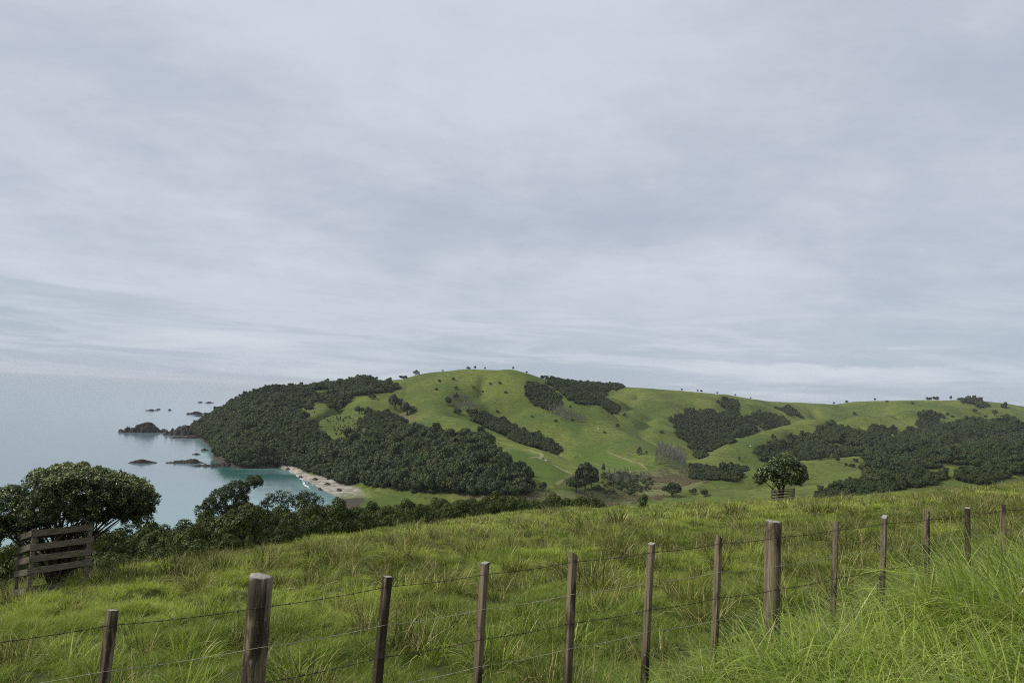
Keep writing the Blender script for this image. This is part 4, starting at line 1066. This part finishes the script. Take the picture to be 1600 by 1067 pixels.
#@@FENCE
# ------------------------------------------------------------------ fence
def mat_post(name, c0, c1, seedv):
    m, nt, b, out = new_mat(name); q = NT(nt); o = q.obj()
    oi = q.node('ShaderNodeObjectInfo').outputs['Random']
    va = q.node('ShaderNodeVectorMath', operation='ADD'); nt.links.new(o, va.inputs[0]); nt.links.new(q.math('MULTIPLY', oi, 40.0), va.inputs[1]); v = va.outputs[0]
    grain = q.noise(q.scaled(v, (60, 60, 2.2)), 1.0, 5, .7, .3); blot = q.noise(q.scaled(v, (6, 6, 1.6)), 1.0, 4, .6, .4)
    c = q.mix(q.rng(grain, .33, .66), c0, c1)
    c = q.mix(q.math('MULTIPLY', q.rng(blot, .46, .57), .85), c, (.020, .014, .009))          # wet stains running down
    sep = q.node('ShaderNodeSeparateXYZ'); nt.links.new(o, sep.inputs[0])
    foot = q.math('MULTIPLY', q.rng(q.math('ADD', sep.outputs[2], q.math('MULTIPLY', blot, .5)), .95, .45), .7); c = q.mix(foot, c, (.030, .020, .013))   # damp lower half
    ge = q.node('ShaderNodeNewGeometry'); sn = q.node('ShaderNodeSeparateXYZ'); nt.links.new(ge.outputs['Normal'], sn.inputs[0])
    ends = q.mix(q.noise(q.scaled(v, (45, 45, 45)), 1.0, 4, .7), (.20, .185, .155), (.40, .375, .32))       # sawn, lichened end grain
    c = q.mix(q.rng(sn.outputs[2], .6, .85), c, ends)
    lich = q.noise(q.scaled(v, (26, 26, 18)), 1.0, 5, .7); c = q.mix(q.math('MULTIPLY', q.rng(lich, .60, .70), .6), c, (.34, .33, .26))
    nt.links.new(c, b.inputs['Base Color']); b.inputs['Roughness'].default_value = .85; b.inputs['Specular IOR Level'].default_value = .25
    q.bump(grain, .9, .010, b); return m
M['post'] = mat_post('post_timber', (.100, .076, .043), (.255, .205, .130), 1)
M['batten'] = mat_post('batten_timber', (.092, .069, .041), (.240, .192, .125), 2)
M['wire'] = mat_simple('rusty_wire', (.028, .022, .018), (.075, .060, .045), 30, .7)
M['zinc'] = mat_simple('dull_wire', (.24, .245, .16), (.42, .42, .30), 30, .6)
FX0, FY0, FDX, FDY = -1.553, 4.4, .656, .346
TOPS = {-1: (175, 951), 0: (408, 899), 1: (606, 898), 2: (760, 878), 3: (897, 861), 4: (1016, 847), 5: (1122, 835), 6: (1209, 814), 7: (1304, 813), 8: (1381, 804), 9: (1449, 797), 10: (1510, 792), 11: (1567, 787)}
fence = empty('fence', (FX0, FY0, ground_z(FX0, FY0)))
tag(fence, 'wooden post and barbed wire fence running across the foreground', 'fence')
FN = Vector((FDY, -FDX, 0)).normalized(); FD = Vector((FDX, FDY, 0)).normalized(); F0 = Vector(fence.location)
def fence_point(px, py):
    d = Vector(R @ np.array([(px - 800) / FPX, -(py - 533.5) / FPX, -1.0])); o = Vector((0, 0, EYE))
    t = ((Vector((FX0, FY0, 0)) - o).dot(FN)) / d.dot(FN); return o + d * t
POST = {}
for n in range(-3, 15):
    if n in TOPS: top = fence_point(*TOPS[n])
    else: x, y = FX0 + n * FDX, FY0 + n * FDY; top = Vector((x, y, ground_z(x, y) + 1.14))
    POST[n] = top
LEAN = {-1: (.035, 0), 0: (.005, .01), 1: (.045, .01), 2: (.035, -.01), 3: (.02, 0), 4: (.01, .01), 5: (.005, 0), 6: (.0, 0), 7: (.02, .01), 8: (.035, 0), 9: (.02, -.01), 10: (-.01, .01), 11: (.01, 0)}
CHIP = {3: .03, 5: .035, 8: .03}
GZF = {}
for n, top in POST.items():
    gz = ground_z(top.x, top.y); GZF[n] = gz; H = top.z - gz
    rnd = n in (0, 6, 12, -6); ln = LEAN.get(n, (0, 0))
    root_loc = Vector((top.x - FD.x * ln[0] * 1.1, top.y - FD.y * ln[0] * 1.1, gz))
    m = MB(); seg = 14
    if rnd:
        r = .071; k = 26
        rows = []
        for i in range(seg + 1):
            t = i / seg; z = -.35 + (H + .35) * t; c = Vector((FD.x * ln[0] * 1.1 * max(z, 0) / H, FD.y * ln[0] * 1.1 * max(z, 0) / H, z))
            base = len(m.v)
            for j in range(k):
                a = 2 * math.pi * j / k
                rr = r * (1 + .03 * math.sin(3 * a + n) + .025 * math.sin(7 * a + 2 * n + z * 1.5) + .02 * random.uniform(-1, 1) * (1 if i % 2 else .4)) * (1.03 - .04 * t)
                zz = c.z - (.006 * random.random() + .008 * math.cos(a + n) if i == seg else 0)
                m.v.append(Vector((c.x + rr * math.cos(a), c.y + rr * math.sin(a), zz)))
            rows.append(base)
        for i in range(seg):
            for j in range(k): m.f.append((rows[i] + j, rows[i] + (j + 1) % k, rows[i + 1] + (j + 1) % k, rows[i + 1] + j))
        ci = len(m.v); m.v.append(Vector((FD.x * ln[0] * 1.1, FD.y * ln[0] * 1.1, H + .004)))
        ri = len(m.v)
        for j in range(k):
            a = 2 * math.pi * j / k; q = m.v[rows[seg] + j]; m.v.append(Vector(((q.x + m.v[ci].x) / 2 , (q.y + m.v[ci].y) / 2, H + random.uniform(-.006, .007))))
        for j in range(k):
            m.f.append((rows[seg] + j, rows[seg] + (j + 1) % k, ri + (j + 1) % k, ri + j)); m.f.append((ri + j, ri + (j + 1) % k, ci))
        nm = 'post'; mat = M['post']
    else:
        ang = random.uniform(-.25, .25) + .35; ex = Vector((math.cos(ang) * FD.x - math.sin(ang) * FD.y, math.sin(ang) * FD.x + math.cos(ang) * FD.y, 0)); ey = Vector((-ex.y, ex.x, 0))
        w1, w2 = .0255 * random.uniform(.92, 1.08), .0245 * random.uniform(.92, 1.08); ch = .0035
        prof = [(-w1 + ch, -w2), (w1 - ch, -w2), (w1, -w2 + ch), (w1, w2 - ch), (w1 - ch, w2), (-w1 + ch, w2), (-w1, w2 - ch), (-w1, -w2 + ch)]
        rows = []
        wob = random.uniform(0, 6)
        for i in range(seg + 1):
            t = i / seg; z = -.3 + (H + .3) * t; f = max(z, 0) / H
            cx_ = ln[0] * 1.1 * f + .004 * math.sin(z * 3 + wob); cy_ = ln[1] * 1.1 * f + .003 * math.cos(z * 2.4 + wob)
            base = len(m.v); rows.append(base)
            for (a, b) in prof:
                s = 1 + random.uniform(-.03, .03)
                zz = z
                if i == seg: zz -= CHIP.get(n, .008) * max(0, (a / w1) * (1 if n % 2 else -1)) + random.uniform(0, .004)
                v = ex * a * s + ey * b * s + FD * cx_ + FN * cy_; m.v.append(Vector((v.x, v.y, zz)))
        for i in range(seg):
            for j in range(8): m.f.append((rows[i] + j, rows[i] + (j + 1) % 8, rows[i + 1] + (j + 1) % 8, rows[i + 1] + j))
        m.f.append(tuple(rows[seg] + j for j in range(8))); nm = 'batten'; mat = M['batten']
    o = link(nm, m.mesh(nm, mat, rnd), fence, root_loc - F0)
    if rnd: o['label'] = 'thick round timber post with dark wet stains'
    POST[n] = (root_loc, ln, H, .086 if rnd else .036)

WZ = [.075, .315, .52, .70]                      # below the line of the batten tops
_n = [n for n in TOPS if n not in (0, 6)]
TOPLINE = np.polyfit(_n, [POST[n][0].z + POST[n][2] for n in _n], 2)
def hang(n, k):
    rl, ln, H, off = POST[n]; z = float(np.polyval(TOPLINE, n)) - WZ[k] - rl.z + random.uniform(-.008, .008)
    return rl + FD * ln[0] * 1.1 * z / H + FN * off + Vector((0, 0, z))
ns = sorted(POST)
HANG = {(n, k): hang(n, k) for n in ns for k in range(4)}
hang = lambda n, k: HANG[n, k].copy()
for k in range(4):
    pts = []
    for a, b in zip(ns[:-1], ns[1:]):
        p, q = hang(a, k), hang(b, k)
        for i in range(6):
            t = i / 6; pts.append(p + (q - p) * t - Vector((0, 0, .010 * 4 * t * (1 - t))))
    pts.append(hang(ns[-1], k)); pts = [p - F0 for p in pts]
    w = MB()
    if k in (0, 2):                              # two twisted strands
        fine = []
        for a, b in zip(pts[:-1], pts[1:]): fine += [a + (b - a) * i / 5 for i in range(5)]
        for ph in (0, math.pi):
            pp = [p + FN * .0016 * math.cos(i * 1.3 + ph) + Vector((0, 0, .0016 * math.sin(i * 1.3 + ph))) for i, p in enumerate(fine)]
            w.tube(pp, [.0016] * len(pp), 4)
    else: w.tube(pts, [.0020] * len(pts), 5)
    wo = link('wire', w.mesh('wire', M['wire'] if k in (0,) else M['zinc'] if k in (1, 3) else M['wire'], True), fence)
    wo['label'] = ['rusty barbed wire along the top', 'plain wire second from the top', 'barbed wire third from the top', 'plain wire lowest of the four'][k]
    if k in (0, 2):
        bm = MB(); L = 0
        for a, b in zip(pts[:-1], pts[1:]):
            d = (b - a); l = d.length; d.normalize(); e = d.orthogonal().normalized(); e2 = d.cross(e)
            s = (-L) % .10
            while s < l:
                p = a + d * s; ph = random.uniform(0, 6.28)
                for off_ in (-.003, .003):
                    v = (e * math.cos(ph) + e2 * math.sin(ph)); ph += 1.3
                    bm.tube([p + d * off_ - v * .015, p + d * off_ * 1.3 + v * .015], [.0011, .0011], 3)
                bm.tube([p - d * .006, p + d * .006], [.0038, .0038], 5)
                s += .10
            L += l
        bo = link('barbs', bm.mesh('barbs', M['wire']), wo); bo['kind'] = 'stuff'
    for n in ns:
        h = hang(n, k) - F0; st = MB(); u_ = Vector((0, 0, 1))
        st.tube([h - FN * .02 + u_ * .012, h + FN * .003 + u_ * .010, h + FN * .005, h + FN * .003 - u_ * .010, h - FN * .02 - u_ * .012], [.0021] * 5, 5)
        link('staple', st.mesh('staple', M['wire'], True), wo)

# ------------------------------------------------------------------ grass
M['grass'] = mat_leaf('pasture_blades', (.052, .115, .008), (.390, .472, .062), (.72, .64, .31), rough=.5, spec=.10, trans=.42)
M['tall'] = mat_leaf('tall_grass_blades', (.062, .135, .010), (.410, .520, .080), (.70, .64, .32), rough=.36, spec=.36, trans=.42)
M['tussock'] = mat_leaf('tussock_blades', (.036, .058, .008), (.190, .210, .042), (.60, .50, .24), rough=.7, spec=.06, trans=.38)

def region(n, r0, r1, umax=.90):
    """random field points, even per square metre"""
    Y = np.sqrt(rng.uniform(r0 * r0, r1 * r1, n)); u = rng.uniform(-umax, umax, n); X = u * Y
    k = Y < field_edge(u) + 2.5
    return X[k], Y[k]
def lay(X, Y, tilt=.1):
    Z = height(X, Y); n = len(X)
    rot = np.stack([rng.normal(0, tilt, n), rng.normal(0, tilt, n), rng.uniform(0, 6.28, n)], 1)
    return np.stack([X, Y, Z], 1), rot
def patch(X, Y): return np.clip(.5 + 1.5 * fbm(X / 3.0, Y / 3.0, 21, 3) + .7 * fbm(X / 13, Y / 13, 25, 2), 0, 1)
def rough_(X, Y): return np.clip(.55 + 1.3 * fbm(X / 2.1, Y / 2.1, 51, 3), .15, 1.2)
fence_side = lambda X, Y: (X - FX0) * FN.x + (Y - FY0) * FN.y            # positive on the camera's side

NEAR = [blades(70, .15, (.14, .32), .0085, .32, .95, 4, dry=.08) for _ in range(5)]
X, Y = region(15000, 1.6, 15); P, rot = lay(X, Y); rg = rough_(X, Y)
scatter('pasture_grass', NEAR, P, rot, (.28 + .36 * rg) * rng.uniform(.75, 1.35, len(X)), np.clip(patch(X, Y) + rng.normal(0, .15, len(X)), 0, 1), M['grass'], 'rough green pasture grass behind the fence', 'grass')
MID = [blades(85, .34, (.14, .30), .014, .32, .9, 3, dry=.10) for _ in range(5)]
X, Y = region(22000, 14, 42); P, rot = lay(X, Y); rg = rough_(X, Y)
scatter('pasture_grass', MID, P, rot, (.28 + .36 * rg) * rng.uniform(.75, 1.35, len(X)), np.clip(patch(X, Y) + rng.normal(0, .15, len(X)), 0, 1), M['grass'], 'rough green pasture grass in the middle of the field', 'grass')
FAR = [blades(110, .75, (.15, .36), .030, .35, .8, 2, dry=.2) for _ in range(5)]
X, Y = region(36000, 40, 128); P, rot = lay(X, Y); rg = rough_(X / 2, Y / 2)
scatter('pasture_grass', FAR, P, rot, (.40 + .60 * rg) * rng.uniform(.75, 1.35, len(X)), np.clip(.15 + patch(X / 2.5, Y / 2.5) + rng.normal(0, .15, len(X)), 0, 1), M['grass'], 'pale green pasture grass along the far edge of the field', 'grass')
# grass grown in tufts
GT = [blades(150, .17, (.20, .36), .0095, .34, 1.25, 4, dry=.07) for _ in range(5)]
X, Y = region(9000, 4.5, 36); k = thin(X, Y, .42); X, Y = X[k], Y[k]; k = fbm(X / 3.0, Y / 3.0, 183, 2) > -.08; X, Y = X[k], Y[k]
P, rot = lay(X, Y, .18); scatter('grass_tufts', GT, P, rot, .5 + 1.1 * rng.uniform(0, 1, len(X)) ** 1.8, np.clip(patch(X, Y) + rng.normal(.1, .25, len(X)), 0, 1), M['grass'], 'arching tufts of green grass with straw tips in the field', 'grass')
GF = [blades(120, .34, (.26, .46), .030, .36, 1.1, 3, dry=.10) for _ in range(5)]
X, Y = region(15000, 35, 124); k = thin(X, Y, .75); X, Y = X[k], Y[k]; k = fbm(X / 8, Y / 8, 187, 2) > -.14; X, Y = X[k], Y[k]
P, rot = lay(X, Y, .18); scatter('grass_tufts', GF, P, rot, .5 + 1.1 * rng.uniform(0, 1, len(X)) ** 1.6, np.clip(.15 + patch(X / 2.5, Y / 2.5) + rng.normal(0, .25, len(X)), 0, 1), M['grass'], 'arching tufts of pale green grass far across the field', 'grass')
# tussocks
TU = [blades(230, .20, (.26, .44), .0075, .42, 1.4, 4, dry=.20) for _ in range(4)]
X, Y = region(3600, 6.5, 36); k = fbm(X / 4, Y / 4, 83, 2) > -.14; X, Y = X[k], Y[k]; k = thin(X, Y, .95); X, Y = X[k], Y[k]
P, rot = lay(X, Y, .12); scatter('tussocks', TU, P, rot, rng.uniform(.8, 1.5, len(X)) * np.interp(Y, [6, 14], [1.0, 1.5]), rng.uniform(0, 1, len(X)) ** 1.5 * .8, M['tussock'], 'shaggy olive and straw grass tussocks scattered over the field', 'grass')
TF = [blades(130, .28, (.35, .62), .022, .6, 1.0, 3, dry=.25) for _ in range(4)]
X, Y = region(6500, 35, 120); k = fbm(X / 9, Y / 9, 87, 2) > -.12; X, Y = X[k], Y[k]; k = thin(X, Y, 1.5); X, Y = X[k], Y[k]
P, rot = lay(X, Y, .12); scatter('tussocks', TF, P, rot, rng.uniform(.8, 2.1, len(X)), rng.uniform(0, 1, len(X)) ** 1.5 * .8, M['tussock'], 'shaggy grass tussocks far across the field', 'grass')
# long lush grass on the roadside bank
TALL = [blades(28, .12, (.42, .90), .0150, .32, 1.65, 7, wind=(-.55, -.1), dry=.07) for _ in range(6)]
n = 9000; Y = rng.uniform(1.3, 12, n); X = rng.uniform(-1.2, 9, n)
fs = fence_side(X, Y); along = (X - FX0) * FD.x + (Y - FY0) * FD.y
k = (fs > -.12) & (np.abs(X / Y) < .95) & (along > 1.3 + rng.uniform(0, 2.2, n)) & (Y > 1.7); X, Y, along, fs = X[k], Y[k], along[k], fs[k]
P, rot = lay(X, Y, .10); rot[:, 2] = rng.normal(0, .9, len(X))
s = (.42 + .80 * smooth(along, 1.5, 7.5)) * rng.uniform(.75, 1.2, len(X)) * (1 + .35 * fbm(X / .9, Y / .9, 97, 2))
scatter('tall_grass', TALL, P, rot, s, np.clip(.5 + .9 * fbm(X / 1.3, Y / 1.3, 98, 2) + rng.normal(0, .15, len(X)), 0, 1), M['tall'], 'long lush green grass on the bank in front of the fence', 'grass')
# dry seed stalks by the fence
DRY = [blades(7, .12, (.55, .95), .0035, .22, .5, 5, wind=(.5, 0), dry=1.0) for _ in range(4)]
n = 260; al = rng.uniform(2.5, 9.5, n); of = rng.uniform(-.5, .9, n); X = FX0 + FD.x * al + FN.x * of; Y = FY0 + FD.y * al + FN.y * of
k = rng.uniform(0, 1, n) < .25 + .6 * (np.abs(al - 7.4) < 1.3); X, Y = X[k], Y[k]
P, rot = lay(X, Y, .08); rot[:, 2] = rng.normal(0, .6, len(X)); scatter('dry_stalks', DRY, P, rot, rng.uniform(.7, 1.2, len(X)), rng.uniform(0, 1, len(X)), M['tussock'], 'pale dry grass stalks standing along the fence line', 'grass')

# ------------------------------------------------------------------ haze
hm = bpy.data.materials.new('haze'); hm.use_nodes = True; hm.node_tree.nodes.clear()
ho = hm.node_tree.nodes.new('ShaderNodeOutputMaterial'); hv = hm.node_tree.nodes.new('ShaderNodeVolumePrincipled')
hv.inputs['Color'].default_value = (.90, .95, 1.0, 1); hv.inputs['Density'].default_value = .00005; hv.inputs['Anisotropy'].default_value = 0.0
hm.node_tree.links.new(hv.outputs[0], ho.inputs['Volume'])
hb = MB(); hb.box((0, 0, 56), (33000, 0, 0), (0, 33000, 0), (0, 0, 70)); h = link('haze', hb.mesh('haze', hm)); tag(h, kind='stuff')
